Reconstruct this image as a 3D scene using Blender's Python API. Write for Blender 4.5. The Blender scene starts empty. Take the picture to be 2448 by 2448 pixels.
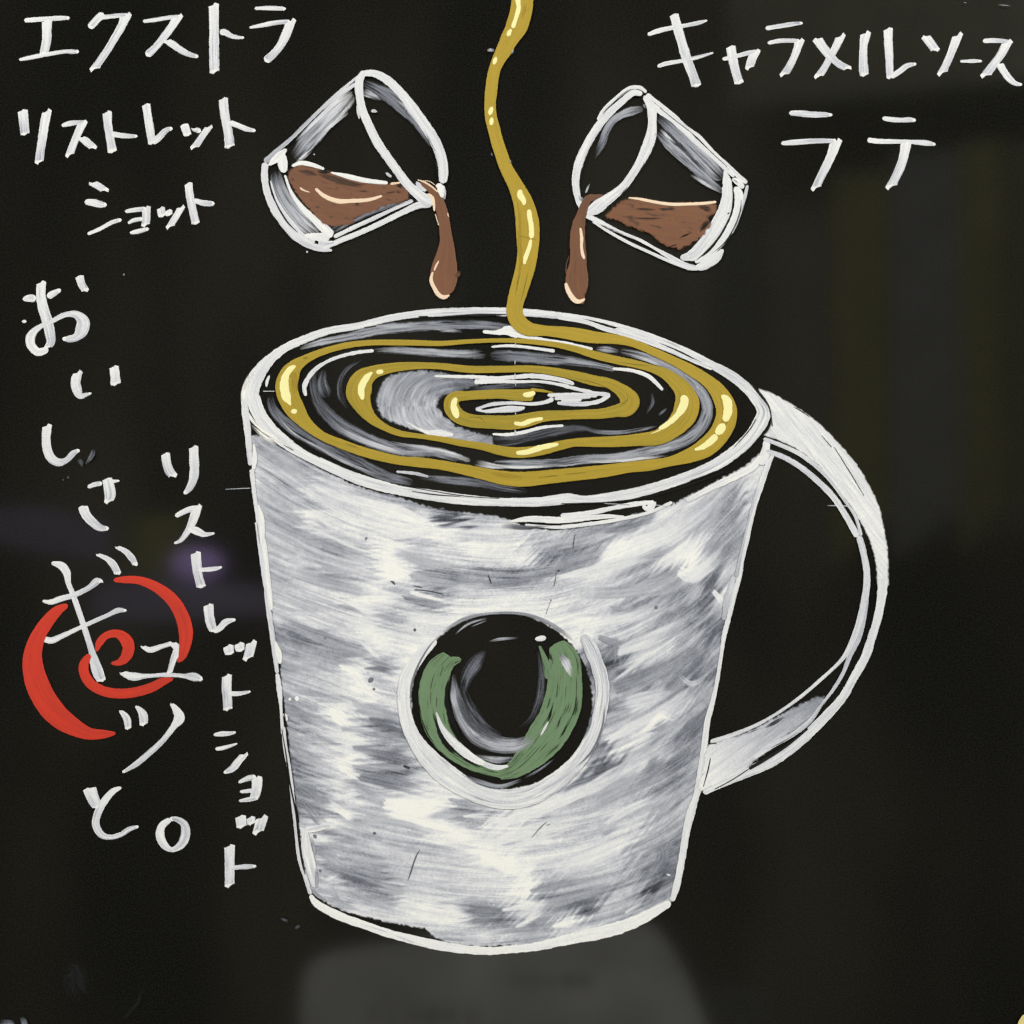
import bpy, math, random, re
import numpy as np

# ------------------------------------------------------------------ scene, camera, light
sc = bpy.context.scene
S = 0.6 / 2448.0                    # metres of board per drawing unit (the drawing is laid out in 2448 units)
DIST = 0.75
cam_d = bpy.data.cameras.new('camera'); cam = bpy.data.objects.new('camera', cam_d)
sc.collection.objects.link(cam)
cam.location = (0, -DIST, 0); cam.rotation_euler = (math.radians(90), 0, 0)
cam_d.sensor_width = 36; cam_d.lens = 36 * DIST / 0.6
cam_d.clip_start = 0.01; cam_d.clip_end = 50
sc.camera = cam

w = bpy.data.worlds.new('World'); sc.world = w; w.use_nodes = True
w.node_tree.nodes['Background'].inputs[0].default_value = (0.93, 0.95, 1.0, 1)
w.node_tree.nodes['Background'].inputs[1].default_value = 0.045

def area(name, loc, target, size, power, col=(1, 0.993, 0.98)):
    l = bpy.data.lights.new(name, 'AREA'); l.shape = 'RECTANGLE'; l.size = size[0]; l.size_y = size[1]
    l.energy = power; l.color = col
    o = bpy.data.objects.new(name, l); sc.collection.objects.link(o); o.location = loc
    from mathutils import Vector
    o.rotation_euler = (Vector(target) - Vector(loc)).to_track_quat('-Z', 'Y').to_euler()
    return o
area('shop_lamp', (-2.45, -2.9, 2.0), (0, 0, -0.1), (0.8, 0.5), 139)
area('shop_lamp', (2.45, -2.9, 2.0), (0, 0, -0.1), (0.8, 0.5), 139)
area('reflector_light', (0.0, 0.4, 1.2), (0.1, -1.4, -0.4), (0.9, 0.3), 132)  # added only to light the unseen reflectors, not the board

sc.view_settings.view_transform = 'Standard'; sc.view_settings.look = 'None'
sc.view_settings.exposure = 0; sc.view_settings.gamma = 1
sc.cycles.use_denoising = True
sc.cycles.transparent_max_bounces = 48
sc.cycles.max_bounces = 4
sc.render.filter_size = 1.5 if hasattr(sc.render, 'filter_size') else 1.5

rng = np.random.default_rng(7)

def lin(c):
    c = np.asarray(c, float) / 255
    return np.where(c <= 0.04045, c / 12.92, ((c + 0.055) / 1.055) ** 2.4)

# ------------------------------------------------------------------ materials
GAIN = 1.08                         # light on the board / pi: a white of albedo 0.8 comes out at 0.86
def paint(name, stops, rough=0.5, spec=0.25, tint=None):
    """stops: coverage -> colour of that much paint over the black board, as it looks (0-255)."""
    m = bpy.data.materials.new(name); m.use_nodes = True
    nt = m.node_tree; n = nt.nodes; L = nt.links; n.clear()
    out = n.new('ShaderNodeOutputMaterial'); mix = n.new('ShaderNodeMixShader')
    tr = n.new('ShaderNodeBsdfTransparent'); pb = n.new('ShaderNodeBsdfPrincipled')
    a1 = n.new('ShaderNodeAttribute'); a1.attribute_name = 'cov'
    a2 = n.new('ShaderNodeAttribute'); a2.attribute_name = 'alp'
    tc = n.new('ShaderNodeTexCoord'); nz = n.new('ShaderNodeTexNoise'); nz.inputs['Scale'].default_value = 1300
    nz.inputs['Detail'].default_value = 2
    mp = n.new('ShaderNodeMapRange'); mp.inputs[3].default_value = -0.045; mp.inputs[4].default_value = 0.045
    mp.inputs[1].default_value = 0.3; mp.inputs[2].default_value = 0.7
    ad = n.new('ShaderNodeMath'); ad.operation = 'ADD'
    rp = n.new('ShaderNodeValToRGB'); el = rp.color_ramp.elements
    while len(el) > 1: el.remove(el[-1])
    for i, (p, c) in enumerate(stops):
        e = el[0] if i == 0 else el.new(p)
        e.position = p; e.color = (*(np.clip(lin(c) / GAIN, 0.003, 0.86)), 1)
    L.new(tc.outputs['Object'], nz.inputs['Vector']); L.new(nz.outputs['Fac'], mp.inputs[0])
    L.new(a1.outputs['Fac'], ad.inputs[0]); L.new(mp.outputs[0], ad.inputs[1])
    L.new(ad.outputs[0], rp.inputs[0]); L.new(rp.outputs[0], pb.inputs['Base Color'])
    pb.inputs['Roughness'].default_value = rough; pb.inputs['Specular IOR Level'].default_value = spec
    bp = n.new('ShaderNodeBump'); bp.inputs['Strength'].default_value = 0.12; bp.inputs['Distance'].default_value = 0.0003
    L.new(a1.outputs['Fac'], bp.inputs['Height']); L.new(bp.outputs[0], pb.inputs['Normal'])
    L.new(a2.outputs['Fac'], mix.inputs[0]); L.new(tr.outputs[0], mix.inputs[1]); L.new(pb.outputs[0], mix.inputs[2])
    L.new(mix.outputs[0], out.inputs[0])
    return m
K0 = (20, 20, 17)
MAT = {
 'white': paint('white_paint', [(0, K0), (.2, (66, 67, 72)), (.3, (98, 101, 108)), (.4, (124, 127, 135)), (.5, (150, 153, 160)),
     (.65, (181, 183, 188)), (.75, (201, 202, 206)), (.85, (219, 220, 220)), (.93, (231, 231, 227)), (1, (244, 243, 233))]),
 'yellow': paint('caramel_paint', [(0, K0), (.3, (92, 88, 40)), (.6, (140, 128, 46)), (.8, (163, 141, 46)), (1, (184, 154, 52))]),
 'brown': paint('coffee_paint', [(0, K0), (.3, (62, 48, 36)), (.6, (96, 68, 50)), (.8, (117, 80, 57)), (1, (131, 88, 61))]),
 'cream': paint('cream_paint', [(0, (120, 110, 60)), (.5, (225, 210, 140)), (1, (250, 240, 170))]),
 'peach': paint('peach_paint', [(0, (90, 66, 48)), (.5, (205, 170, 136)), (1, (246, 222, 192))]),
 'red': paint('red_paint', [(0, K0), (.5, (146, 48, 36)), (.8, (188, 55, 38)), (1, (206, 58, 38))]),
 'green': paint('green_paint', [(0, K0), (.3, (44, 54, 38)), (.6, (82, 102, 74)), (1, (113, 139, 103))]),
 'black': paint('bare_black', [(0, (24, 24, 22)), (1, (15, 15, 14))], 0.3, 0.4),
}

# ------------------------------------------------------------------ value noise
_tab = rng.random((256, 256)).astype(np.float32)
def vnoise(x, y):
    x = np.asarray(x, np.float64); y = np.asarray(y, np.float64)
    xi = np.floor(x).astype(int); yi = np.floor(y).astype(int)
    fx = x - xi; fy = y - yi; fx = fx * fx * (3 - 2 * fx); fy = fy * fy * (3 - 2 * fy)
    g = lambda a, b: _tab[a & 255, b & 255]
    return (g(xi, yi) * (1 - fx) + g(xi + 1, yi) * fx) * (1 - fy) + (g(xi, yi + 1) * (1 - fx) + g(xi + 1, yi + 1) * fx) * fy

TILES = dict(A=(0,0,400),B=(350,0,400),C=(0,200,400),D=(300,200,400),E=(1500,0,400),F=(1850,0,400),G=(2048,0,400),H=(1850,200,400),
 I=(0,620,400),J=(40,940,400),K=(40,1300,480),L=(160,1640,500),M=(340,1030,400),N=(360,1400,400),O=(600,140,520),P=(600,340,300),
 Q=(820,140,300),R=(900,400,339.94),U=(1100,0,400),V=(1100,400,400),W=(1330,180,480),X=(1330,430,300),Y=(1540,380,300),
 a=(560,720,480),b=(1000,720,480),c=(1400,720,480),d=(560,900,400),e=(960,860,400),f=(1340,960,500),g=(600,1180,480),h=(620,1620,540),
 i=(680,1960,500),j=(1140,1180,600),k=(940,1420,560),l=(1140,1720,600),m=(1640,880,520),n=(1640,1380,520),z=(560,1100,1340),s=(0,0,2448))
def parse(t):
    """'K x y w, x y w, ...': a tile letter (may change inside) and its points -> drawing units."""
    out = []; tile = None
    for p in t.split(','):
        q = p.split()
        if q[0] in TILES: tile = q.pop(0)
        x0, y0, sz = TILES[tile]; k = sz / 1932.0
        q = [float(v) for v in q]
        out.append([x0 + q[0] * k, y0 + q[1] * k] + [v * k for v in q[2:]])
    return np.array(out)

def spline(P, step):
    """Catmull-Rom (centripetal) through P, resampled about every step units; the width rides along."""
    P = np.asarray(P, float)
    if len(P) == 2: P = np.vstack([P[0], (P[0] + P[1]) / 2, P[1]])
    E = np.vstack([2 * P[0] - P[1], P, 2 * P[-1] - P[-2]])
    res = []
    for i in range(1, len(E) - 2):
        p0, p1, p2, p3 = E[i-1], E[i], E[i+1], E[i+2]
        d = lambda a, b: max(np.hypot(*(b - a)[:2]), 1e-3) ** 0.5
        t0 = 0; t1 = t0 + d(p0, p1); t2 = t1 + d(p1, p2); t3 = t2 + d(p2, p3)
        n = max(2, int(np.hypot(*(p2 - p1)[:2]) / step * 2) + 1)
        t = np.linspace(t1, t2, n, endpoint=False)[:, None]
        A1 = (t1-t)/(t1-t0)*p0 + (t-t0)/(t1-t0)*p1; A2 = (t2-t)/(t2-t1)*p1 + (t-t1)/(t2-t1)*p2
        A3 = (t3-t)/(t3-t2)*p2 + (t-t2)/(t3-t2)*p3
        B1 = (t2-t)/(t2-t0)*A1 + (t-t0)/(t2-t0)*A2; B2 = (t3-t)/(t3-t1)*A2 + (t-t1)/(t3-t1)*A3
        res.append((t2-t)/(t2-t1)*B1 + (t-t1)/(t2-t1)*B2)
    R = np.vstack(res + [E[-2][None]])
    seg = np.hypot(*np.diff(R[:, :2], axis=0).T); s = np.r_[0, np.cumsum(seg)]
    N = max(5, int(s[-1] / step) + 1); u = np.linspace(0, s[-1], N)
    return np.stack([np.interp(u, s, R[:, j]) for j in range(R.shape[1])], 1), u

STEP = 2.5
LAYER = [0]
class Paint:
    """Collects brush strokes and fills of paint and links them as one mesh lying on the board."""
    def __init__(s): s.V = []; s.F = []; s.c = []; s.a = []; s.mi = []; s.mats = []; s.n = 0
    def _add(s, xy, hgt, cov, alp, faces, mat):
        LAYER[0] += 1
        y = -(0.00006 + LAYER[0] * 0.000004) - hgt
        s.V.append(np.stack([(xy[:, 0] - 1224) * S, y, (1224 - xy[:, 1]) * S], 1))
        s.F.append(faces + s.n); s.n += len(xy)
        s.c.append(cov); s.a.append(alp)
        if mat not in s.mats: s.mats.append(mat)
        s.mi.append(np.full(len(faces), s.mats.index(mat)))
    def stroke(s, t, mat='white', c0=.96, c1=.86, amp=.10, soft=0, dry=0, nib=False, jit=.05, alpha=1.0, end=0, fin=3.0, thick=0.00004, tip=.5):
        P = parse(t) if isinstance(t, str) else np.asarray(t)
        if mat == 'white' and not soft: amp = amp * 1.45 if amp < .2 else amp; c0 *= .975; c1 *= .96
        C, u = spline(P, STEP); N = len(C); Ln = u[-1]
        seed = rng.random() * 200
        wd = np.maximum(C[:, 2], 1.5)
        jj_ = jit * np.minimum(1, 28 / wd)
        wd = wd * (1 + jj_ * 2 * (vnoise(u / 9, u * 0 + seed) - .5) + jj_ * (vnoise(u / 3, u * 0 + seed + 9) - .5))
        T = np.gradient(C[:, :2], axis=0); T /= np.maximum(np.hypot(*T.T), 1e-6)[:, None]
        Pn = np.stack([-T[:, 1], T[:, 0]], 1)
        M = int(np.clip(round(wd.max() / 1.7) + 1, 3, 240)); v = np.linspace(-1, 1, M)
        shift = np.zeros((N, M)); nb = np.array([.965, -.262])
        for e_, sg in ((0, 1), (N - 1, -1)):
            dist = np.abs(u - u[e_]); W = wd[e_]; tt, pp = T[e_], Pn[e_]
            if nib and abs(nb @ pp) > .55:
                k = (nb @ tt) / (nb @ pp)
                fall = np.clip(1 - dist / max(W * .9, 6), 0, 1)
                shift += fall[:, None] * (np.clip(k, -.9, .9) * W / 2 * v)[None]
                rag = 1.6 * (vnoise(v * W / 2 / 2.2, v * 0 + seed + e_) - .5)
                shift += fall[:, None] ** 3 * rag[None] * 1.6
                r = .10 * W
            else: r = tip * W
            r = min(r, Ln * .45)
            q = np.clip(dist / max(r, .1), 0, 1); wd = wd * np.sqrt(np.clip(1 - (1 - q) ** 2, .04, 1))
        X = C[:, None, :2] + Pn[:, None] * (v[None, :, None] * wd[:, None, None] / 2) + T[:, None] * shift[:, :, None]
        uu = np.repeat(u[:, None], M, 1); vp = v[None] * np.maximum(wd.max(), 1) / 2 + 0 * uu
        st = .6 * vnoise(uu / 70 + seed, vp / fin + seed) + .4 * vnoise(uu / 24 + seed, vp / (fin * .55) + 31) - .5
        f = uu / max(Ln, 1)
        hair = np.clip(vnoise(uu / 55 + seed + 3, vp / 1.5 + seed * 2) - .66, 0, .2) * np.clip(vnoise(uu / 40 + 60, vp / 9 + seed) * 2 - .7, 0, 1)
        st = st - hair * 3.2 * (fin < 3.5)
        cov = c0 + (c1 - c0) * f + amp * 2 * st * (.55 + .6 * f)
        if end: cov = np.where(Ln - uu < 5.5 + 3 * vnoise(vp / 3, vp * 0 + seed), np.maximum(cov, .95), cov)
        alp = np.ones_like(cov) * alpha
        if dry: alp *= np.clip((st + .5 - dry * (.45 + .55 * f) + .16) / .2, .12, 1)
        if soft:
            ed = np.clip((1 - np.abs(v)) / soft, 0, 1)[None] + (st * .9)
            en = np.clip(np.minimum(uu, Ln - uu) / min(soft * 150 + 1e-3, Ln * .4), 0, 1)
            alp *= np.clip(ed, 0, 1) * np.clip(en + st * .8, 0, 1)
        hg = thick * (1 - np.abs(v) ** 4)[None] + 0 * uu
        I = np.arange(N * M).reshape(N, M)
        F = np.stack([I[:-1, :-1], I[1:, :-1], I[1:, 1:], I[:-1, 1:]], -1).reshape(-1, 4)
        s._add(X.reshape(-1, 2), hg.ravel(), np.clip(cov, 0, 1).ravel(), np.clip(alp, 0, 1).ravel(), F, mat)
        return s
    def many(s, lines, **kw):
        for t in lines.strip().split(';'):
            t = t.strip()
            if t: s.stroke(t, **kw)
        return s
    def fill(s, poly, fn, mat='white', holes=(), edge=2.0, jit=1.6, step=STEP, alpha=None):
        P = parse(poly)[:, :2] if isinstance(poly, str) else np.asarray(poly, float)
        lo = P.min(0) - 4; hi = P.max(0) + 4
        gx = np.arange(lo[0], hi[0], step); gy = np.arange(lo[1], hi[1], step)
        XX, YY = np.meshgrid(gx, gy)
        sx = XX + jit * 2 * (vnoise(XX / 5, YY / 5) - .5); sy = YY + jit * 2 * (vnoise(XX / 5 + 50, YY / 5) - .5)
        d = sdist(P, sx, sy)
        for h in holes: d = np.minimum(d, -sdist(np.asarray(h, float), sx, sy))
        alp = np.clip(.5 + d / edge, 0, 1)
        cov = fn(XX, YY)
        if isinstance(cov, tuple): cov, al2 = cov; alp = alp * al2
        I = np.arange(XX.size).reshape(XX.shape)
        F = np.stack([I[:-1, :-1], I[:-1, 1:], I[1:, 1:], I[1:, :-1]], -1).reshape(-1, 4)
        keep = alp.ravel()[F].max(1) > .01
        F = F[keep]; used = np.unique(F); mp = -np.ones(XX.size, int); mp[used] = np.arange(len(used))
        s._add(np.stack([XX.ravel()[used], YY.ravel()[used]], 1), np.zeros(len(used)), np.clip(cov, 0, 1).ravel()[used], alp.ravel()[used], mp[F], mat)
        return s
    def each(s, name, parent, label=None):
        'one object for every stroke'
        out = []
        base = 0
        for i in range(len(s.V)):
            q = Paint(); q.V = [s.V[i]]; q.F = [s.F[i] - base]; base += len(s.V[i]); q.c = [s.c[i]]; q.a = [s.a[i]]
            q.mats = [s.mats[s.mi[i][0]]]; q.mi = [s.mi[i] * 0]; out.append(q.build(name, parent, label))
        return out
    def build(s, name, parent=None, label=None):
        V = np.vstack(s.V); F = np.vstack(s.F)
        me = bpy.data.meshes.new(name)
        me.vertices.add(len(V)); me.vertices.foreach_set('co', V.astype(np.float32).ravel())
        me.loops.add(F.size); me.loops.foreach_set('vertex_index', F.astype(np.int32).ravel())
        me.polygons.add(len(F)); me.polygons.foreach_set('loop_start', np.arange(0, F.size, 4, dtype=np.int32))
        me.polygons.foreach_set('material_index', np.concatenate(s.mi).astype(np.int32))
        for m in s.mats: me.materials.append(MAT[m])
        me.update(calc_edges=True); me.validate()
        for nm, d in (('cov', s.c), ('alp', s.a)):
            at = me.attributes.new(nm, 'FLOAT', 'POINT'); at.data.foreach_set('value', np.concatenate(d).astype(np.float32))
        me.polygons.foreach_set('use_smooth', np.ones(len(F), bool))
        o = bpy.data.objects.new(name, me); sc.collection.objects.link(o)
        if parent: o.parent = parent
        if label: o['label'] = label
        return o

def sdist(P, X, Y):
    """signed distance (inside > 0) to polygon P."""
    dm = np.full(X.shape, 1e9); ins = np.zeros(X.shape, bool)
    for (ax, ay), (bx, by) in zip(P, np.roll(P, -1, 0)):
        ex, ey = bx - ax, by - ay; l2 = ex * ex + ey * ey + 1e-9
        t = np.clip(((X - ax) * ex + (Y - ay) * ey) / l2, 0, 1)
        dm = np.minimum(dm, (X - ax - t * ex) ** 2 + (Y - ay - t * ey) ** 2)
        if ay != by:
            c = ((ay > Y) != (by > Y)) & (X < (bx - ax) * (Y - ay) / (by - ay) + ax); ins ^= c
    return np.where(ins, 1, -1) * np.sqrt(dm)

def smooth_poly(P, n=1):
    P = np.asarray(P, float)
    for _ in range(n):
        Q = np.roll(P, -1, 0); P = np.stack([P * .75 + Q * .25, P * .25 + Q * .75], 1).reshape(-1, 2)
    return P

def empty(name, parent=None, label=None, loc=(0, 0, 0)):
    o = bpy.data.objects.new(name, None); sc.collection.objects.link(o); o.location = loc; o.empty_display_size = .02
    if parent: o.parent = parent
    if label: o['label'] = label
    return o

# ------------------------------------------------------------------ the board
board = empty('menu_board')
board['label'] = 'glossy black menu board painted with a giant latte mug, shot glasses and Japanese lettering'
board['category'] = 'menu board'

def simple_mesh(name, V, F, mat, parent=None):
    me = bpy.data.meshes.new(name); me.from_pydata(V, [], F); me.update(); me.materials.append(mat)
    o = bpy.data.objects.new(name, me); sc.collection.objects.link(o)
    if parent: o.parent = parent
    return o
def box(x0, x1, y0, y1, z0, z1):
    V = [(x, y, z) for x in (x0, x1) for y in (y0, y1) for z in (z0, z1)]
    F = [(0, 1, 3, 2), (4, 6, 7, 5), (0, 4, 5, 1), (2, 3, 7, 6), (0, 2, 6, 4), (1, 5, 7, 3)]
    return V, F
def board_mat():
    m = bpy.data.materials.new('glossy_black_board'); m.use_nodes = True; nt = m.node_tree; n = nt.nodes; L = nt.links
    pb = n['Principled BSDF']
    tc = n.new('ShaderNodeTexCoord')
    n1 = n.new('ShaderNodeTexNoise'); n1.inputs['Scale'].default_value = 1150; n1.inputs['Detail'].default_value = 3
    n2 = n.new('ShaderNodeTexNoise'); n2.inputs['Scale'].default_value = 5; n2.inputs['Detail'].default_value = 4
    r1 = n.new('ShaderNodeValToRGB'); r1.color_ramp.elements[0].position = .33; r1.color_ramp.elements[1].position = .7
    r1.color_ramp.elements[0].color = (.0022, .0022, .0017, 1); r1.color_ramp.elements[1].color = (.0125, .0122, .0096, 1)
    L.new(tc.outputs['Object'], n1.inputs['Vector']); L.new(tc.outputs['Object'], n2.inputs['Vector'])
    L.new(n1.outputs['Fac'], r1.inputs[0]); L.new(r1.outputs[0], pb.inputs['Base Color'])
    mr = n.new('ShaderNodeMapRange'); mr.inputs[3].default_value = .055; mr.inputs[4].default_value = .085
    L.new(n2.outputs['Fac'], mr.inputs[0]); L.new(mr.outputs[0], pb.inputs['Roughness'])
    pb.inputs['Specular IOR Level'].default_value = 0.5
    bp = n.new('ShaderNodeBump'); bp.inputs['Strength'].default_value = .02; bp.inputs['Distance'].default_value = .0002
    L.new(n1.outputs['Fac'], bp.inputs['Height']); L.new(bp.outputs[0], pb.inputs['Normal'])
    return m
simple_mesh('panel', *box(-.40, .40, 0, .012, -.40, .40), board_mat(), board)

# ------------------------------------------------------------------ lettering (each line a part, each character a sub-part)
def line(label, chars, name='lettering', **kw):
    e = empty(name, board, label)
    for ch in chars:
        p = Paint()
        for t in ch.strip().split(';'):
            t = t.strip()
            if t: p.stroke(t, nib=True, end=1, c0=.93, c1=.78, amp=.14, fin=2.6, **kw)
        p.build('character', e)
    return e

line('white brush lettering エクストラ along the top left', [
 "A 280 236 48, 400 228 55, 560 217 52, 700 210 55, 805 208 36; A 545 230 115, 540 350 108, 540 450 105, 525 540 100, 500 640 90; A 220 692 30, 350 665 48, 560 625 46, 760 595 46, 850 597 52, 914 598 34",
 "A 1200 160 95, 1130 215 85, 1080 270 85, 1030 325 80; A 1150 205 50, 1280 190 48, 1400 178 50, 1480 178 45; A 1460 175 115, 1400 310 95, 1330 430 88, 1240 580 84, 1150 710 84, 1085 805 98",
 "B -40 248 38, 100 230 45, 250 205 46, 400 190 45; B 365 190 105, 290 310 92, 200 430 85, 110 540 78, 0 645 90; B 225 465 70, 300 510 80, 400 580 75, 500 630 60, 600 655 40",
 "B 778 50 118, 780 200 110, 782 400 110, 782 600 112, 785 760 115, 788 840 112; B 845 370 70, 910 375 75, 980 415 55, 1050 432 42, 1130 436 28",
 "B 1250 98 34, 1400 94 48, 1540 98 48, 1612 104 28; B 1188 320 28, 1350 290 50, 1500 262 52, 1660 250 50; B 1670 240 115, 1620 380 105, 1550 520 95, 1470 620 90, 1370 710 98"])
line('white brush lettering リストレット, second row on the left', [
 "A 262 1270 118, 275 1400 112, 292 1560 105; A 545 1280 108, 515 1430 105, 490 1600 100, 465 1760 100, 452 1882 100",
 "A 712 1452 38, 800 1428 60, 900 1415 50, 1005 1412 40; A 960 1410 100, 900 1540 90, 850 1660 85, 800 1800 95; A 925 1585 70, 990 1630 88, 1050 1680 88, 1085 1715 88",
 "A 1238 1292 105, 1245 1420 98, 1265 1560 95, 1285 1670 100, 1300 1760 105; A 1285 1545 62, 1400 1565 58, 1500 1572 50, 1590 1574 28",
 "D 238 235 95, 262 400 95, 285 540 95, 305 700 80; D 305 685 80, 390 620 75, 470 540 62, 545 515 38",
 "D 675 465 95, 700 540 92, 722 605 85; D 785 518 50, 840 542 58, 875 552 45; D 970 495 75, 900 590 75, 840 680 75, 790 745 80",
 "D 1130 168 108, 1140 300 105, 1165 450 105, 1190 580 108, 1205 740 115; D 1185 442 60, 1300 485 60, 1400 525 58, 1505 545 32"])
line('white brush lettering ショット, third row on the left', [
 "C 1060 1145 75, 1140 1185 82, 1220 1240 78; C 978 1365 55, 1080 1375 85, 1160 1395 75, 1235 1400 38; C 1012 1738 35, 1150 1680 42, 1300 1600 45, 1405 1570 40",
 "C 1445 1478 38, 1550 1460 50, 1690 1445 50; C 1690 1425 98, 1690 1530 95, 1680 1645 95; C 1478 1615 30, 1540 1580 45, 1650 1560 45; C 1500 1725 30, 1600 1705 55, 1720 1675 35",
 "D 408 1430 90, 415 1480 95, 430 1540 85; D 500 1455 80, 510 1525 75; D 455 1500 60, 500 1500 60; D 650 1420 75, 600 1510 75, 550 1590 75, 510 1660 80",
 "D 728 1145 92, 740 1270 90, 765 1400 92, 790 1520 92, 815 1625 98; D 785 1345 50, 880 1375 65, 960 1385 68, 1030 1385 42"])
line('white brush lettering キャラメルソース along the top right', [
 "E 233 402 45, 350 360 55, 500 325 50, 700 290 45, 840 260 45, 922 237 18; E 345 768 40, 450 735 50, 620 705 42, 800 665 42, 990 610 20; E 535 165 102, 580 330 108, 630 500 108, 690 700 115, 760 880 110, 800 1005 110",
 "E 1095 686 40, 1200 665 45, 1400 612 50, 1535 588 35; E 1475 600 108, 1430 700 100, 1405 795 92; E 1190 535 112, 1215 680 108, 1250 830 100, 1292 970 105",
 "F -98 330 50, 60 305 50, 200 282 50, 335 267 26; F -72 500 38, 50 475 50, 180 470 48, 300 475 45; F 300 465 105, 260 590 85, 215 700 82, 160 800 85, 110 870 85",
 "F 775 412 98, 720 530 85, 650 660 80, 580 790 80, 510 890 85; F 495 445 112, 560 540 105, 650 650 95, 750 740 80, 860 798 75",
 "F 1062 378 112, 1035 520 95, 1030 680 92, 1035 800 105, 1045 880 105; F 1318 328 105, 1320 480 98, 1330 650 92, 1335 800 85, 1340 910 80; F 1345 895 60, 1450 825 65, 1540 760 60, 1645 738 28",
 "G 790 418 105, 850 500 100, 915 590 100; G 1168 402 108, 1120 530 95, 1070 660 88, 1020 770 85, 980 855 100",
 "G 1190 711 25, 1290 708 40, 1370 706 40, 1446 708 24",
 "G 1455 476 50, 1550 470 55, 1680 475 50, 1800 490 33; G 1740 485 105, 1670 620 95, 1600 720 90, 1540 800 95, 1480 882 102; G 1645 735 85, 1700 830 85, 1760 910 75, 1830 965 55, 1910 980 26"])
line('white brush lettering ラテ under the top right row', [
 "H 175 340 45, 300 345 70, 450 358 68, 580 360 58, 676 362 24; H 84 692 45, 250 678 62, 450 665 58, 640 662 50, 720 665 50; H 720 665 130, 660 830 105, 590 980 100, 530 1100 95, 478 1215 98",
 "H 1252 400 45, 1350 415 60, 1480 422 52, 1560 418 58, 1638 425 34; H 1078 650 60, 1180 665 58, 1400 670 50, 1600 675 50, 1780 690 60, 1868 706 22; H 1528 675 120, 1500 830 108, 1460 960 105, 1400 1090 100, 1345 1200 108"])
line('white lettering おいしさギュッと。 slanting down the left edge', [
 "I 265 465 35, 340 450 85, 420 455 90; I 550 438 75, 620 395 70, 705 350 42; I 480 262 110, 475 420 110, 500 560 120, 550 720 120, 580 860 115, 590 950 100, 550 1030 75; I 560 1040 70, 440 1070 90, 360 990 100, 355 900 105, 400 830 80, 480 770 55, 620 705 58, 760 640 60, 880 640 90, 960 720 145, 940 830 150, 880 900 90, 800 920 75, 722 918 36; I 918 190 100, 945 290 92, 995 370 80; I 255 718 20, 280 718 38, 310 718 20",
 "I 905 1300 100, 875 1410 110, 890 1500 110, 930 1580 70, 990 1565 45, 1060 1545 18; I 1318 1237 112, 1330 1340 112, 1340 1450 115",
 "J 355 368 110, 342 520 100, 355 650 105, 400 750 105, 490 800 85, 580 770 65, 660 690 65, 730 655 33",
 "J 820 1087 40, 900 1055 55, 990 1040 48; J 1100 1020 50, 1190 1010 18; J 1045 982 110, 1070 1090 125, 1080 1180 125, 1060 1265 92; J 765 1302 115, 800 1400 110, 880 1490 105, 960 1550 80, 1066 1565 42",
 "K 335 183 30, 430 210 75, 480 270 75, 500 380 50, 540 480 50, 600 650 55, 660 830 55, 720 1020 60, 755 1150 95, 785 1240 110, 822 1325 80; K 250 550 25, 330 560 50, 420 530 55, 560 490 50, 700 420 50, 780 360 70, 820 372 38; K 235 905 55, 330 930 60, 420 895 50, 560 830 40, 700 765 40, 880 685 40, 980 640 50, 1060 642 20; K 775 100 30, 870 145 50, 930 200 70, 980 295 65; K 960 28 32, 1050 75 55, 1110 140 65, 1148 210 50",
 "K 1210 985 35, 1280 1020 55, 1400 985 45, 1500 955 45; K 1495 950 60, 1545 1010 75, 1510 1110 60, 1470 1250 50; K 1010 1240 40, 1110 1275 80, 1250 1272 42, 1450 1260 40, 1620 1272 45, 1710 1280 85, 1790 1305 38",
 "K 995 1602 30, 1060 1680 70, 1075 1785 60; K 1150 1558 25, 1215 1640 80, 1225 1745 75; L 965 160 30, 1010 220 70, 1040 290 100, 990 370 60, 880 510 50, 760 620 55, 640 720 50, 515 797 24",
 "L 208 940 125, 245 1040 110, 292 1125 90; L 505 935 22, 430 970 55, 350 1060 65, 285 1180 70, 270 1280 70, 320 1370 65, 400 1395 45, 500 1370 45, 580 1320 45, 665 1295 22",
 "L 960 1228 45, 880 1290 70, 862 1380 78, 900 1465 75, 970 1510 45, 1060 1460 75, 1098 1360 85, 1080 1270 70, 1000 1225 45, 950 1232 40"])
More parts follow.
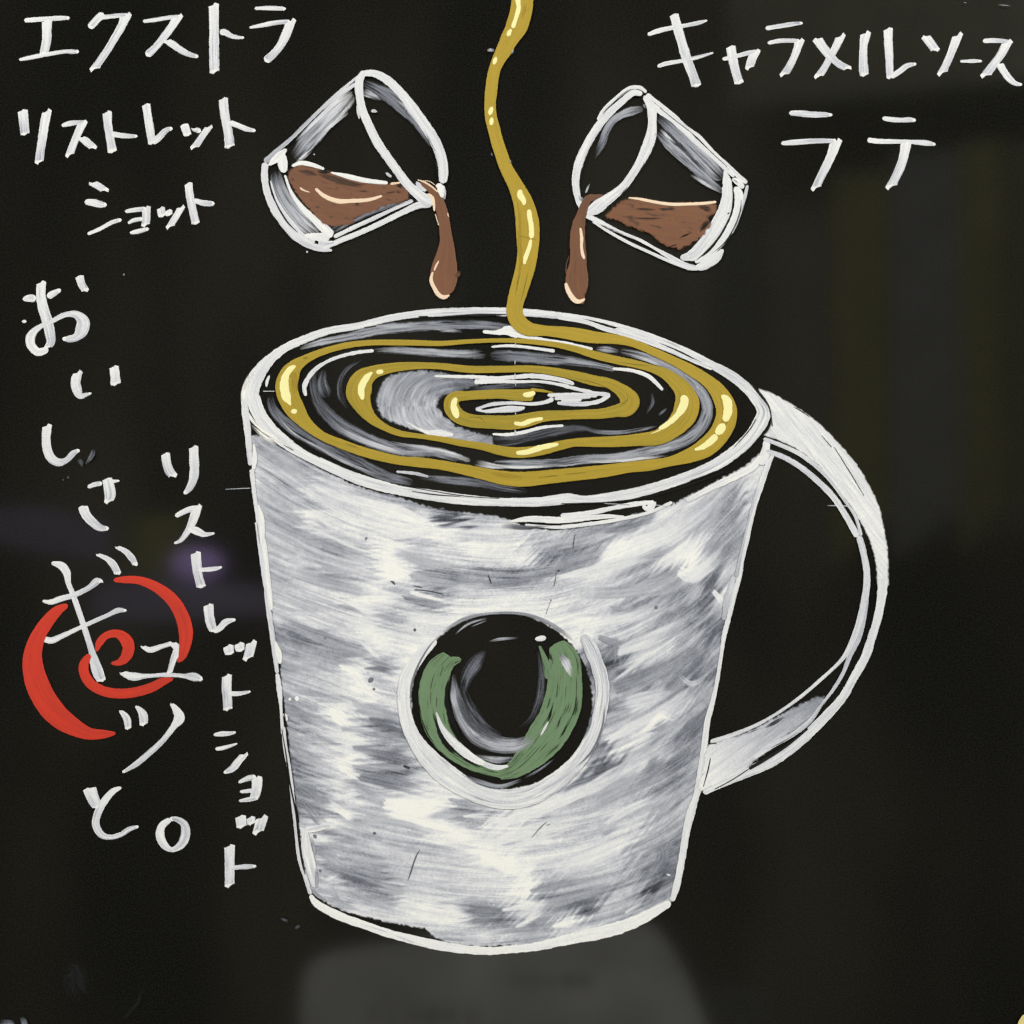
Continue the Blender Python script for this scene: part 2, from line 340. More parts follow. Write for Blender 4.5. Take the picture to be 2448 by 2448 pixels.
line('small white vertical lettering リストレットショット beside the mug', [
 "M 270 258 100, 285 370 105, 315 460 105, 368 530 95; M 595 182 105, 600 330 110, 605 450 110, 585 580 95, 540 670 75, 484 728 36",
 "M 385 987 50, 480 935 60, 570 900 65, 670 875 35; M 640 872 105, 600 1000 105, 560 1100 85, 500 1200 65, 440 1270 45, 370 1300 22; M 545 1125 70, 640 1160 90, 720 1195 60, 840 1182 20",
 "M 620 1402 115, 630 1530 112, 645 1650 105, 688 1812 105; M 640 1605 45, 760 1600 50, 850 1590 48, 925 1570 20",
 "N 670 217 118, 680 350 108, 705 460 110, 735 535 75; N 730 535 45, 800 490 70, 870 420 75, 985 390 28",
 "N 900 688 115, 905 740 120, 920 800 105; N 1030 660 110, 1030 710 115, 1045 760 95; N 1170 648 120, 1150 740 112, 1122 850 115",
 "N 885 1032 115, 880 1180 115, 890 1320 105, 895 1438 102; N 920 1247 55, 1030 1245 50, 1160 1220 23",
 "N 730 1722 30, 830 1710 60, 920 1705 45, 990 1690 20; N 750 1887 35, 850 1870 48, 1005 1822 18; L 1645 625 60, 1590 690 65, 1530 760 65, 1450 802 22",
 "L 1586 890 25, 1680 850 50, 1750 840 45; L 1758 838 95, 1755 940 95, 1730 1045 80; L 1600 976 25, 1700 965 38, 1790 955 30; L 1590 1060 22, 1690 1045 42, 1770 1030 30",
 "L 1605 1197 100, 1617 1308 95; L 1700 1205 80, 1706 1278 75; L 1808 1207 100, 1764 1357 95",
 "L 1505 1472 100, 1505 1600 92, 1505 1730 88, 1505 1848 85; L 1500 1685 35, 1600 1670 42, 1680 1665 45, 1752 1662 20"])

sw = empty('red_swirl', board, 'bold red spiral painted behind ギュッ')
for t in ["K 936 350 35, 1030 345 65, 1180 352 78, 1350 420 100, 1500 540 122, 1590 690 132, 1630 850 138, 1620 980 110, 1590 1090 70, 1550 1138 22",
          "K 495 588 38, 400 640 95, 290 760 125, 200 910 145, 155 1100 185, 185 1300 220, 275 1500 230, 400 1655 215, 550 1760 170, 700 1825 115, 850 1830 80, 955 1822 28",
          "K 705 1062 45, 650 1160 90, 655 1250 95, 720 1350 95, 850 1420 95, 1000 1440 95, 1150 1425 95, 1300 1380 90, 1420 1320 75, 1508 1298 24",
          "K 770 1035 28, 800 950 70, 870 880 70, 970 865 80, 1050 920 120, 1080 1000 115, 1050 1090 100, 990 1140 65, 910 1150 24"]:
    p = Paint().stroke(t, 'red', .95, .85, .18, jit=.03, fin=5)
    p.build('swirl_stroke', sw)

# ------------------------------------------------------------------ the mug
MUGOUT = [(599,1043),(632,1041),(663,1064),(705,1086),(746,1110),(788,1132),(829,1152),(871,1167),(912,1179),(960,1191),(1022,1211),(1105,1224),
 (1167,1231),(1213,1240),(1262,1262),(1326,1268),(1420,1256),(1513,1230),(1599,1210),(1689,1164),(1780,1115),(1819,1082),(1847,1087),(1828,1138),
 (1801,1219),(1780,1324),(1766,1400),(1744,1469),(1721,1574),(1705,1671),(1683,1778),(1665,1894),(1649,1953),(1628,2055),(1609,2152),(1559,2186),
 (1451,2222),(1357,2244),(1280,2256),(1140,2262),(1080,2256),(1042,2242),(1016,2219),(939,2206),(900,2197),(835,2180),(796,2167),(750,2136),
 (735,2118),(723,2039),(712,1941),(704,1877),(693,1788),(683,1704),(675,1642),(670,1577),(653,1490),(645,1416),(635,1341),(625,1254),(615,1200),(610,1148),(605,1086)]
th = np.linspace(0, 2 * np.pi, 72, endpoint=False)
DISC = np.stack([1199.5 + 217 * np.cos(th), 1675.5 + 211.5 * np.sin(th)], 1)
ROWS = """60|80 .75 120 .6 200 .55 1740 .75 1780 .85
120|110 .65 200 .55 300 .75 400 .8 480 .65 1650 .7 1700 .5 1780 .75
160|130 .6 230 .7 350 .8 500 .85 600 .55 700 .6 1550 .75 1650 .6 1720 .45 1780 .75
200|130 .6 200 .5 260 .95 400 .8 550 .85 650 .88 745 .2 850 .7 950 .75 1100 .45 1200 .2 1300 .4 1400 .5 1500 .8 1600 .65 1700 .45 1780 .7
250|130 .6 220 .55 320 .75 420 .85 550 .9 700 .95 850 .85 950 .85 1100 .7 1200 .5 1280 .6 1380 .85 1480 .8 1580 .65 1680 .5 1740 .6
300|140 .65 250 .6 340 .42 420 .55 540 .92 640 .65 750 .75 850 .95 960 .9 1030 .55 1150 .5 1230 .55 1310 1 1400 .8 1480 .65 1540 .95 1620 .7 1700 .45
340|140 .65 250 .7 350 .65 450 .7 540 .95 640 .65 760 .75 900 .85 1000 1 1060 .45 1150 .35 1220 .6 1290 .95 1350 .7 1430 .5 1500 .9 1560 1 1640 .7 1700 .5
400|150 .6 250 .65 350 .5 450 .65 520 1 600 .9 680 .5 760 .45 860 .4 960 .35 1050 .45 1120 .75 1250 .75 1400 .6 1500 .5 1580 .85 1640 .25 1690 .8
450|150 .65 250 .7 350 .65 440 .7 500 .92 560 .7 640 .75 700 .45 800 .7 900 .75 1050 .75 1200 .75 1320 .7 1420 .55 1520 .45 1600 .6 1660 .35 1700 .8
500|150 .7 240 .7 340 .75 420 .95 500 .85 600 .7 680 .45 780 .85 900 .9 1000 .9 1100 .85 1200 .8 1300 .75 1360 .6 1450 .5 1550 .4 1640 .35 1680 .6
550|160 .6 260 .85 350 .8 450 .85 540 .6 650 .92 750 .9 1150 .85 1220 .9 1300 .75 1400 .7 1500 .5 1600 .4 1660 .35
600|170 .5 220 .35 300 .55 400 .75 470 .95 560 .8 620 .85 680 .85 1200 .9 1280 .7 1360 .7 1450 .65 1520 .55 1600 .65 1650 .25
650|170 .45 230 .5 320 .5 400 .4 450 .7 500 .92 560 .72 590 .95 1300 .45 1360 .6 1450 .7 1540 .55 1620 .5 1650 .6
700|170 .6 250 .6 320 .55 400 .6 440 1 500 .4 550 .3 580 .95 1300 .2 1360 .65 1450 .75 1540 .4 1620 .4
750|190 .65 280 .7 370 .75 430 1 470 .6 540 .75 580 .95 1310 .4 1380 .5 1470 .6 1550 .4 1620 .35
800|200 .6 290 .65 370 .75 430 .95 500 .92 540 .7 1310 .65 1380 .45 1450 .7 1540 .65 1600 .5
850|200 .45 270 .6 340 .9 390 .98 430 .55 500 .6 560 .8 1300 .4 1380 .7 1450 .75 1520 .55 1600 .5
880|200 .5 280 .6 350 1 400 .9 440 .5 510 .5 560 .7 1320 .6 1420 .75 1500 .85 1560 .55 1620 .45
920|210 .45 280 .65 340 .75 400 .9 450 .5 500 .28 560 .4 1310 .7 1400 .75 1500 .6 1580 .45
960|220 .45 300 .65 380 .95 430 .92 480 .5 560 .5 1300 .7 1380 .75 1480 .65 1560 .35
1000|220 .45 300 .7 380 .88 420 1 470 .45 540 .28 600 .7 1240 .4 1330 .75 1430 .75 1500 .6 1570 .45
1040|220 .4 290 .7 340 .88 380 1 440 .55 520 .35 590 .4 1200 .5 1260 .22 1330 .7 1430 .65 1500 .4 1570 .5
1080|220 .4 290 .6 350 .7 400 1 450 .4 520 .35 600 .35 650 .85 1150 .85 1220 .3 1280 .25 1350 .75 1430 .5 1510 .35 1580 .55
1120|225 .33 290 .45 350 .7 400 .95 450 .45 520 .4 590 .55 650 .85 1100 .9 1180 .4 1250 .4 1320 .75 1420 .45 1500 .45 1570 .6
1160|230 .45 300 .5 360 .75 390 .95 440 .6 520 .75 580 .98 650 .98 750 .9 850 .9 1000 .92 1100 .85 1170 .5 1250 .7 1350 .7 1450 .5 1550 .6
1200|230 .45 300 .55 360 .95 420 .6 480 .55 540 1 620 1 700 .85 800 .4 880 .65 1000 .92 1080 .7 1160 .7 1280 .7 1380 .6 1480 .5 1550 .65
1250|250 .7 300 .95 350 .8 420 .6 500 .65 560 .8 640 1 720 .8 800 .5 880 .85 940 .96 1050 .75 1150 .75 1280 .7 1380 .7 1470 .55 1540 .55
1290|250 .85 290 .85 340 .5 420 .65 520 .7 600 .7 700 .92 780 1 860 .8 900 .98 960 .8 1080 .8 1200 .75 1300 .75 1400 .7 1480 .6 1540 .5
1340|250 .9 270 .65 310 .4 400 .6 500 .7 600 .65 700 .68 800 .7 870 1 920 .88 1000 .8 1100 .8 1200 .8 1300 .85 1400 .6 1480 .45 1530 .4
1380|260 .85 310 .42 380 .65 480 .65 600 .75 700 .75 800 .75 860 .98 950 1 1010 .85 1100 .8 1200 .88 1320 .75 1420 .55 1490 .35
1420|270 .8 310 .42 400 .4 480 .45 570 .7 680 .75 800 .8 900 .85 1000 1 1050 .72 1150 .8 1250 .75 1350 .7 1430 .4 1500 .3
1460|290 .55 350 .78 440 .35 520 .42 600 .7 700 .75 800 .8 900 .8 1010 1 1060 .5 1150 .65 1250 .6 1350 .65 1430 .3 1490 .4
1500|290 .6 350 .7 440 .6 520 .42 600 .8 700 .8 800 .8 900 .8 1000 .95 1060 .42 1150 .55 1250 .45 1350 .6 1430 .25 1480 .5
1540|350 .45 420 .8 520 .7 600 .88 700 .95 770 .7 850 .35 920 .5 980 .85 1060 .72 1150 .4 1220 .28 1300 .7 1380 .5 1450 .65
1580|420 .65 520 .7 600 .85 700 .9 780 .92 850 .35 920 .4 1000 .75 1080 .45 1150 .98 1220 .5 1300 .5 1400 .8
1620|450 .65 550 .7 650 .75 750 .75 850 .7 950 .65 1050 .55 1150 .65 1250 .8 1350 .85
1655|750 .65 850 .7 950 .6 1050 .5 1150 .7 1250 .85"""
ctrl = []
for r in ROWS.split('\n'):
    y, q = r.split('|'); q = q.split()
    for i in range(0, len(q), 2): ctrl.append((560 + .6936 * float(q[i]), 1100 + .6936 * float(y), float(q[i + 1])))
ctrl = np.array(ctrl, np.float32)
def flow_angle(X, Y):
    a = np.interp(X, [600, 700, 850, 1000, 1150, 1300, 1420, 1550, 1680, 1780], [27, 22, 15, 9, 2, -8, -17, -30, -42, -50])
    lowr = np.clip((Y - 1950) / 250, 0, 1) * np.clip((X - 1250) / 250, 0, 1)
    a = a * (1 - .35 * lowr)
    top = np.clip((1330 - Y) / 150, 0, 1) * np.clip((1000 - X) / 300, 0, 1)
    return np.radians(a + 8 * top + 10 * (vnoise(X / 90, Y / 60) - .5))
DABS = """
.9 1|g 820 20 90, 1400 150 110, 1700 300 110, 1932 420 90
.55 .6|g 270 160 90, 420 240 130, 560 330 70
.42 .5|g 150 195 40, 290 310 80, 400 370 50
h.92 .85|g 590 330 30, 800 430 55, 1000 520 55, 1200 580 30
.5 .6|g 690 535 40, 900 565 70, 1110 650 40
.6 .5|g 330 730 90, 650 840 110, 1100 930 110, 1260 975 60
h.62 .7|g 100 290 90, 400 430 90, 720 610 60
.98 1|g 1150 670 60, 1350 715 130, 1600 800 60
.98 1|g 950 1020 50, 1200 1010 80, 1470 1000 50
.42 .5|g 750 1060 20, 950 1100 60, 1100 1165 30
h.38 .5|g 1470 1010 50, 1700 1045 60, 1932 1075 60
h1 .95|g 1560 950 40, 1750 1000 50, 1960 1045 30
h.5 .55|g 1540 790 80, 1700 820 140, 1960 850 130
.62 .62|g 1380 550 90, 1650 660 120, 1920 720 90
.5 .6|g 600 240 50, 820 380 60
h.5 .45|g 290 1240 60, 600 1350 110, 850 1450 110, 1170 1570 80
.9 1|g 1040 1390 60, 1200 1550 70, 1290 1630 40
h1 1|g 860 1665 60, 1030 1720 110, 1090 1810 60
h.35 .3|g 1080 1675 40, 1280 1700 90, 1410 1755 60
h.6 .75|g 210 700 80, 500 780 60; .75 .6|g 560 40 60, 900 120 90, 1150 230 60
h.7 .6|g 200 960 90, 500 1080 100, 740 1180 80; h.98 .9|g 580 1188 18, 700 1240 34, 830 1300 28, 940 1330 14
h.95 .75|g 530 200 70, 620 200 70, 760 260 50; .3 .36|d 330 640 30, 560 800 60, 900 1000 70, 1200 1150 40
h.5 .7|d 200 700 60, 450 900 90, 800 1150 80; h.8 .6|d 260 1010 50, 500 1130 80, 900 1330 70
.98 1|h 820 -20 60, 950 120 70, 1060 180 30; 1 .98|h 1050 180 30, 900 220 50, 790 270 50
h1 1|h 620 290 60, 700 340 130, 760 400 70; .75 .95|h 500 470 70, 720 500 120, 860 550 90
h.62 .58|h 800 220 60, 900 260 110, 1190 310 110; h.32 .28|h 940 355 40, 1080 390 90, 1210 430 110
h.6 .6|h 690 440 60, 1070 475 70; h.42 .3|h 815 600 60, 1050 650 90, 1310 700 100
1 1|h 640 745 50, 740 700 60, 870 645 40; 1 1|h 650 750 50, 780 805 80, 880 865 50
h.4 .36|h 865 835 90, 1100 890 140, 1390 960 110; h.58 .5|h 790 755 50, 1270 790 70
h.88 .8|h 840 890 24, 1000 935 30, 1210 975 24; .9 1|h 690 1010 50, 830 980 60
h.58 .6|h 815 915 80, 1100 1060 110; .85 1|h 630 1090 60, 780 1195 60; .95 .98|h 390 1290 50, 600 1270 60, 730 1215 40
.5 .6|h 240 590 90, 400 680 120, 640 765 60; .35 .45|h 310 880 80, 420 960 130, 530 1045 60; .4 .5|h 410 1090 80, 520 1220 120, 590 1270 40
.35 .5|h 225 240 60, 400 330 90, 600 375 40; h1 1|h 1070 1080 110, 1400 1115 160, 1680 1030 70
h1 .97|h 1120 1180 50, 1400 1235 90, 1700 1300 80, 1932 1345 60; h.48 .6|h 1630 1035 40, 1800 1090 70, 1950 1135 60
.7 .5|h 1380 1190 50, 1600 1165 70, 1830 1155 50; h.97 .9|h 1740 1190 40, 1840 1180 60, 1960 1180 50
.66 .58|h 690 1255 70, 1150 1245 70, 1500 1320 70, 1670 1340 50; .4 .5|h 760 1620 90, 950 1690 140, 1140 1770 60
.45 .55|h 1040 1770 40, 1150 1800 70, 1280 1840 50; .5 .6|h 1080 1415 30, 1330 1465 50; .42 .6|h 520 1470 60, 600 1520 140, 680 1580 60
h.95 .9|h 520 1380 60, 600 1380 60; .85 .95|h 560 1750 60, 650 1700 70; .6 .7|h 700 1100 60, 1000 1170 60, 1230 1240 50
h.55 .65|h 380 880 60, 560 900 60; .55 .5|h 230 90 60, 500 140 70, 830 180 50
h1 .72|j 965 515 70, 1080 470 130, 1250 400 150, 1500 290 140, 1720 130 110, 1900 -20 60
h.92 .75|j 610 640 40, 800 600 90, 1000 560 100, 1300 500 90, 1520 430 70
.45 .32|j 250 670 50, 600 605 70, 900 500 80, 1000 445 40; .5 .42|j 640 520 40, 900 462 60, 1060 415 30; .36 .28|j 880 290 50, 1150 262 70, 1370 195 50
.4 .35|j -20 720 60, 250 700 70, 570 655 50; h1 .72|j 1550 590 70, 1630 630 140, 1750 580 130, 1920 420 80
.55 .45|j 1230 505 30, 1400 462 50, 1500 420 30; .55 .45|j 1280 670 40, 1450 632 60, 1570 570 40; h.97 .85|j 1465 470 40, 1550 455 70, 1720 390 60
.22 .2|j 1735 765 50, 1800 690 80, 1880 610 40; .25 .35|j 1535 780 20, 1580 745 40, 1620 700 20; h.98 .9|j 1820 750 50, 1890 830 70
.62 .55|j 690 770 90, 1100 765 110, 1500 700 110, 1720 610 80; h.45 .55|j 1040 900 70, 1200 905 60, 1390 860 40; .65 .58|j 740 930 50, 1050 935 60
h.95 .8|j 790 1025 50, 1100 962 90, 1420 880 70; h.33 .45|j 950 1110 40, 1070 1170 100, 1080 1330 90; h.85 .7|j 1090 1210 90, 1300 1135 130, 1620 1000 100
.18 .25|j 1050 1380 60, 1220 1330 40; h.92 .8|j 1055 1445 20, 1250 1300 30, 1415 1195 20; h.42 .4|j 1060 1490 120, 1300 1400 140, 1500 1300 130, 1720 1150 90
.42 .42|j 1420 1510 100, 1470 1450 160, 1530 1390 100; .36 .4|j 1620 1300 80, 1690 1240 130, 1750 1180 70; .8 .75|j 1070 1630 60, 1250 1590 110, 1470 1535 90
h.9 .75|j 1010 1905 50, 1200 1790 80, 1450 1650 80, 1720 1470 60; .98 .95|j 1330 1775 20, 1420 1705 60, 1480 1725 30; .42 .5|j 1340 1820 60, 1410 1790 90, 1480 1745 50
.35 .3|j 1540 1910 90, 1680 1770 130, 1790 1640 70; .22 .3|j 1570 1505 20, 1640 1470 50, 1710 1435 30; .7 .85|j 1560 1400 40, 1650 1460 60, 1780 1400 40
.3 .3|j 1700 1250 40, 1790 1120 60, 1860 960 50; h.6 .5|j 1250 720 40, 1500 650 50; .5 .55|j 1780 250 80, 1830 160 90, 1880 80 60; .45 .5|j 1750 480 70, 1830 380 100, 1900 300 60
.2 .3|l 870 430 40, 1020 372 80, 1200 300 50; .4 .35|l 600 570 40, 800 480 70, 1010 425 40; h.95 .78|l 140 815 50, 500 690 100, 900 505 100, 1200 330 90, 1520 150 60
h.93 .8|l 40 1000 80, 400 885 160, 820 745 130; .6 .5|l 790 710 90, 1100 545 170, 1470 390 120; .38 .4|l 1310 420 70, 1370 350 130, 1440 280 60; .38 .4|l 1530 290 70, 1580 230 130, 1640 160 60
h.88 .8|l 995 805 40, 1150 700 70, 1420 590 50; .85 .95|l 560 1170 50, 900 1032 90, 1230 905 60; h1 1|l 20 1045 60, 250 1130 110, 420 1190 70; 1 1|l 380 1160 60, 400 1290 70, 330 1440 50
h.42 .5|l 420 1325 50, 650 1272 60, 940 1215 50; .45 .55|l 490 1430 60, 800 1345 90, 1120 1255 70; .25 .22|l 720 1495 30, 860 1470 60, 990 1425 30; .4 .32|l -20 1450 70, 100 1460 100, 230 1450 60
h.97 .9|l 210 1465 24, 400 1432 44, 490 1420 24; h.97 .8|l 300 1590 40, 440 1520 60, 550 1455 50; h1 .95|l 580 1595 40, 680 1570 80, 810 1555 70; .95 .8|l 690 1590 60, 730 1490 50
.45 .4|l 630 1560 40, 420 1600 60, 90 1645 40; .12 .2|l 1310 1350 30, 1380 1290 80, 1450 1220 50; .38 .4|l 1370 1170 70, 1430 1040 120, 1400 950 70; .22 .3|l 1420 1140 60, 1530 1075 80
h.95 .8|l 1140 1490 40, 1310 1375 50; h.5 .6|l 190 970 30, 310 945 40; .5 .55|l 990 880 40, 1060 840 40; .6 .7|l 1280 700 60, 1500 560 60
.92 1|i 1380 800 40, 1550 830 100, 1720 910 70; .5 .45|i 1430 775 20, 1700 775 44, 1960 785 40; .45 .38|i 1690 840 50, 1800 880 100, 1960 900 110; .6 .65|i 500 600 60, 800 760 60, 1200 900 50
.45 .55|i 430 640 60, 520 760 60, 700 830 40; .62 .55|i 850 600 90, 1000 640 80, 1150 680 40"""
def dab_all(c, X, Y):
    x0, y0 = X[0, 0], Y[0, 0]; st = X[0, 1] - X[0, 0]
    for item in re.split(r'[;\n]', DABS.strip()):
        hd, t = item.strip().split('|'); hard = hd[0] == 'h'; v0, v1 = (float(q) for q in hd.lstrip('h').split())
        C, u = spline(parse(t), 4.0); L = u[-1]; mw = C[:, 2].max() / 2 + 8; sd = rng.random() * 200
        a, b = int(max(0, (C[:, 0].min() - mw - x0) / st)), int((C[:, 0].max() + mw - x0) / st) + 1
        e, f = int(max(0, (C[:, 1].min() - mw - y0) / st)), int((C[:, 1].max() + mw - y0) / st) + 1
        x, y = X[e:f, a:b], Y[e:f, a:b]
        if x.size == 0: continue
        d2 = (x[..., None] - C[:, 0]) ** 2 + (y[..., None] - C[:, 1]) ** 2
        k = d2.argmin(-1); T = np.gradient(C[:, :2], axis=0); T /= np.hypot(*T.T)[:, None]
        dx, dy = x - C[k, 0], y - C[k, 1]; tx, ty = T[k, 0], T[k, 1]
        al = dx * tx + dy * ty; s_ = -dx * ty + dy * tx; uu = u[k] + al; hw = C[k, 2] / 2
        n1 = vnoise(s_ / 2.6 + sd, uu / 80 + sd); n2 = vnoise(s_ / 6 + sd, uu / 50 + 40)
        m = np.clip((hw - np.abs(s_) + 7 * (n2 - .5) + 3 * (n1 - .5)) / 4.5, 0, 1)
        rag = (n1 - .5) * 26 + (n2 - .5) * 30
        m = m * np.clip((uu + rag * (.35 if hard else 1) + 2) / (4 if hard else .30 * L), 0, 1)
        m = m * np.clip((L - uu + rag) / (.42 * L), 0, 1)
        fr = np.clip(uu / L, 0, 1)
        val = v0 + (v1 - v0) * fr + .20 * (n1 - .5) * (1 if v0 < .9 else .5)
        c[e:f, a:b] = c[e:f, a:b] * (1 - .85 * m) + val * .85 * m
    return c
def body_cov(X, Y):
    th = flow_angle(X, Y); fx, fy = np.cos(th), np.sin(th)
    cross = -X * np.sin(np.radians(np.interp(X, [600, 1150, 1780], [14, 6, -22]))) + Y          # roughly across the strokes
    d1 = 62 * (vnoise(cross / 9 + 11, X / 260) - .5) + 44 * (vnoise(cross / 4 + 70, X / 150) - .5) + 18 * (vnoise(cross / 2.2, X / 120 + 5) - .5)
    px, py = X + fx * d1, Y + fy * d1
    num = np.zeros(X.shape, np.float32); den = np.full(X.shape, 1e-9, np.float32)
    for cx, cy, cv in ctrl:
        ct = flow_angle(np.array([cx]), np.array([cy]))[0]
        dx, dy = px - cx, py - cy
        al = dx * math.cos(ct) + dy * math.sin(ct); ac = -dx * math.sin(ct) + dy * math.cos(ct)
        wg = np.exp(-(al / 30) ** 2 - (ac / 15) ** 2) + 2e-4 * np.exp(-(al / 120) ** 2 - (ac / 80) ** 2)
        num += wg * cv; den += wg
    base = num / den
    # brush hairs: noise smeared along the flow
    h, wdt = X.shape; res = np.zeros(X.shape); r2 = np.zeros(X.shape)
    n1 = rng.random(X.shape); n2 = vnoise(X / 7, Y / 7); ii, jj = np.mgrid[0:h, 0:wdt].astype(float)
    for sg in (1, -1):
        pi, pj = ii.copy(), jj.copy()
        for k in range(24):
            a, b = np.clip(pi.round().astype(int), 0, h - 1), np.clip(pj.round().astype(int), 0, wdt - 1)
            if k < 20: res += n1[a, b]
            r2 += n2[a, b]
            pi += sg * fy[a, b] * 1.2; pj += sg * fx[a, b] * 1.2
    res = (res - res.mean()) / res.std(); r2 = (r2 - r2.mean()) / r2.std()
    mod = .35 + 1.2 * vnoise(X / 70 + 3, cross / 16)
    hi = np.clip((base - .8) / .15, 0, 1)
    c = base + (.042 * res * mod + .060 * r2) * (1 - .5 * hi)
    c -= .16 * np.clip(res - 1.3, 0, 1.2) * np.clip(vnoise(X / 60 + 40, cross / 12) * 3 - 1.3, 0, 1)
    c = dab_all(c, X, Y) + .018 * res * mod + .05 * (vnoise(X / 13, Y / 13) - .5)
    top = np.clip(1 - (Y - np.interp(X, [600, 700, 830, 960, 1100, 1220], [1043, 1080, 1152, 1191, 1224, 1245])) / 46, 0, 1) * (X < 1260)
    c -= top * (.07 + .17 * np.clip(res, -1.2, 1.6))
    return np.clip((c - .68) * .96 + .705, .05, 1)
mug = Paint().fill(np.array(MUGOUT), body_cov, holes=[DISC], edge=2.5, jit=2.5, step=2.0).build('painted_mug', board,
    'giant coffee mug in streaky white brush strokes, caramel swirled on top')

EACH = {'brush_stroke', 'paint_chip', 'paint_dot', 'milk_wash', 'milk_line', 'glint', 'paint_smudge'}
def part(name, parent, label=None):
    p = Paint()
    p.done = (lambda: p.each(name, parent, label)) if name in EACH else (lambda: p.build(name, parent, label))
    return p

p = part('paint_chip', mug)
p.many("g 700 1388 26, 715 1388 30, 730 1388 26; g 1562 1310 30, 1577 1310 36, 1592 1310 30; g 1100 448 16, 1110 432 26, 1120 418 16; g 1130 1815 26, 1152 1795 46, 1178 1770 24; g 1170 1880 24, 1185 1880 30, 1198 1880 24; h 970 1330 22, 985 1330 28, 1000 1330 22; j 1365 885 26, 1380 875 34, 1392 866 24; n 380 240 24, 390 243 30, 400 246 24; h 465 1365 30, 478 1355 44, 490 1345 30; h 515 1660 20, 522 1650 34, 530 1640 20", c0=.36, c1=.38, amp=.08)
p.many("h 1378 1465 5, 1345 1520 11, 1315 1600 13, 1290 1680 11, 1270 1732 5; j 757 305 5, 745 370 8, 738 430 4; j 615 595 8, 640 592 16; j 612 605 5, 600 680 7, 590 720 4; j 565 822 14, 575 820 14; j 568 825 4, 530 930 5; l 540 785 5, 490 830 9, 420 910 4; l 530 815 4, 565 805 7; j 85 620 6, 100 660 12, 112 695 10; g 1340 840 8, 1375 858 26, 1385 880 10; g 1560 885 10, 1650 905 14; g 1570 925 14, 1700 935 12, 1850 968 12; N 1440 975 8, 1480 930 9, 1522 880 7; h 1230 750 20, 1290 775 28", mat='black', c0=.5, c1=.5, amp=.1, thick=.00001, alpha=.6)
p.done()
p = part('paint_dot', mug)
p.many("N 1592 1310 30, 1610 1310 38, 1628 1310 30; N 1668 1303 50, 1692 1303 60, 1716 1303 50; l 1458 1190 8, 1475 1193 14, 1492 1197 8", c0=1, c1=1)
p.done()

# inside of the cup: grey washes between the rings
p = part('milk_wash', mug)
W = dict(soft=.35, amp=.16, alpha=.95, jit=.08)
p.many("a 630 458 30, 800 405 60, 1100 345 80, 1400 275 105, 1700 250 105, b 160 235 105, 400 230 100, 650 235 95, 950 260 60", c0=.62, c1=.35, **W)
p.many("a 1250 255 40, 1500 250 50, 1800 235 30; b 0 250 30, 200 260 50, 420 300 24", c0=.72, c1=.5, **W)
p.many("a 790 640 40, 760 740 70, 770 850 90, 830 1000 130, 960 1140 150, 1150 1270 150, 1400 1380 130, 1650 1450 105, b 160 1450 100, 400 1515 90", c0=.22, c1=.55, **W)
p.many("a 860 660 60, 850 800 120, 900 930 150; a 1230 560 20, 1080 660 40, 1020 780 50, 1030 920 60, 1090 1030 20", c0=.25, c1=.3, **W)
p.many("a 950 1180 26, 1150 1300 60, 1400 1400 60, 1650 1470 55; a 1500 1360 30, 1700 1400 50, b 100 1430 70, 300 1470 70, 500 1540 60", c0=.55, c1=.8, **W)
p.many("a 1340 482 40, 1550 475 70, 1800 490 78, b 160 500 85, 450 510 90, 650 510 100", c0=.55, c1=.6, **W)
p.many("b 690 520 100, 900 530 120, 1150 550 115, 1400 570 100, 1650 605 70, 1880 655 50, c 150 640 40", c0=.32, c1=.55, **W)
p.many("c 100 462 40, 200 465 62, 320 485 36; b 380 290 30, 200 285 30", c0=.65, c1=.4, **W)
p.many("c 330 480 60, 450 505 70, 650 555 85, 850 650 85, 1000 765 100, 1110 880 105, 1170 1020 110, 1130 1180 120, 1000 1310 120, 850 1380 115, 600 1445 105, 300 1500 85, b 1610 1520 95, 1350 1555 85, 1000 1565 85, 720 1565 80", c0=.5, c1=.52, **W)
p.many("c 430 520 30, 600 570 42, 800 650 30; c 530 1462 16, 750 1415 42, 900 1375 20; c 1040 780 16, 1090 840 30, 1110 880 14", c0=.72, c1=.62, **W)
p.many("c 0 1548 26, 300 1535 36, 600 1508 30, 800 1480 16; b 540 1555 60, 640 1572 72, 760 1592 52, 900 1600 26; b 700 1590 20, 1000 1600 30, 1400 1575 24", c0=.86, c1=.8, **W)
def swirl_cov(X, Y):
    cx, cy = 960 + .207 * 640, 860 + .207 * 540
    dx, dy = (X - cx) / 1.35, Y - cy
    r = np.hypot(dx, dy); t = np.arctan2(dy, dx)
    st = .6 * vnoise(r / 2.4, t * 3.2 + 7) + .4 * vnoise(r / 1.3 + 20, t * 5)
    b = .43 + .15 * np.cos(t - 2.4) + .10 * vnoise(X / 22, Y / 22)
    return np.clip(b + .42 * (st - .5), .1, 1)
p.fill("e -288 464, -250 340, -193 236, -100 180, -12 152, 250 130, 450 150, 600 185, 850 235, 900 290, 700 352, 580 385, 470 410, 410 480, 410 545, 470 640, 560 720, 640 775, 800 830, 1050 895, 1060 1000, 850 990, 600 930, 300 860, 120 800, -12 755, -140 705, -228 650, -270 560", swirl_cov, edge=4, jit=3)
p.many("b 480 850 50, 700 830 60, 950 810 60, 1220 830 36; b 700 1350 110, 900 1340 110, 1150 1290 100, 1400 1240 90, 1600 1225 60, 1760 1270 36", c0=.24, c1=.22, **W)
p.many("c 0 1235 60, 150 1262 50, 350 1262 40, 550 1232 40, 690 1198 18", c0=.3, c1=.62, **W)
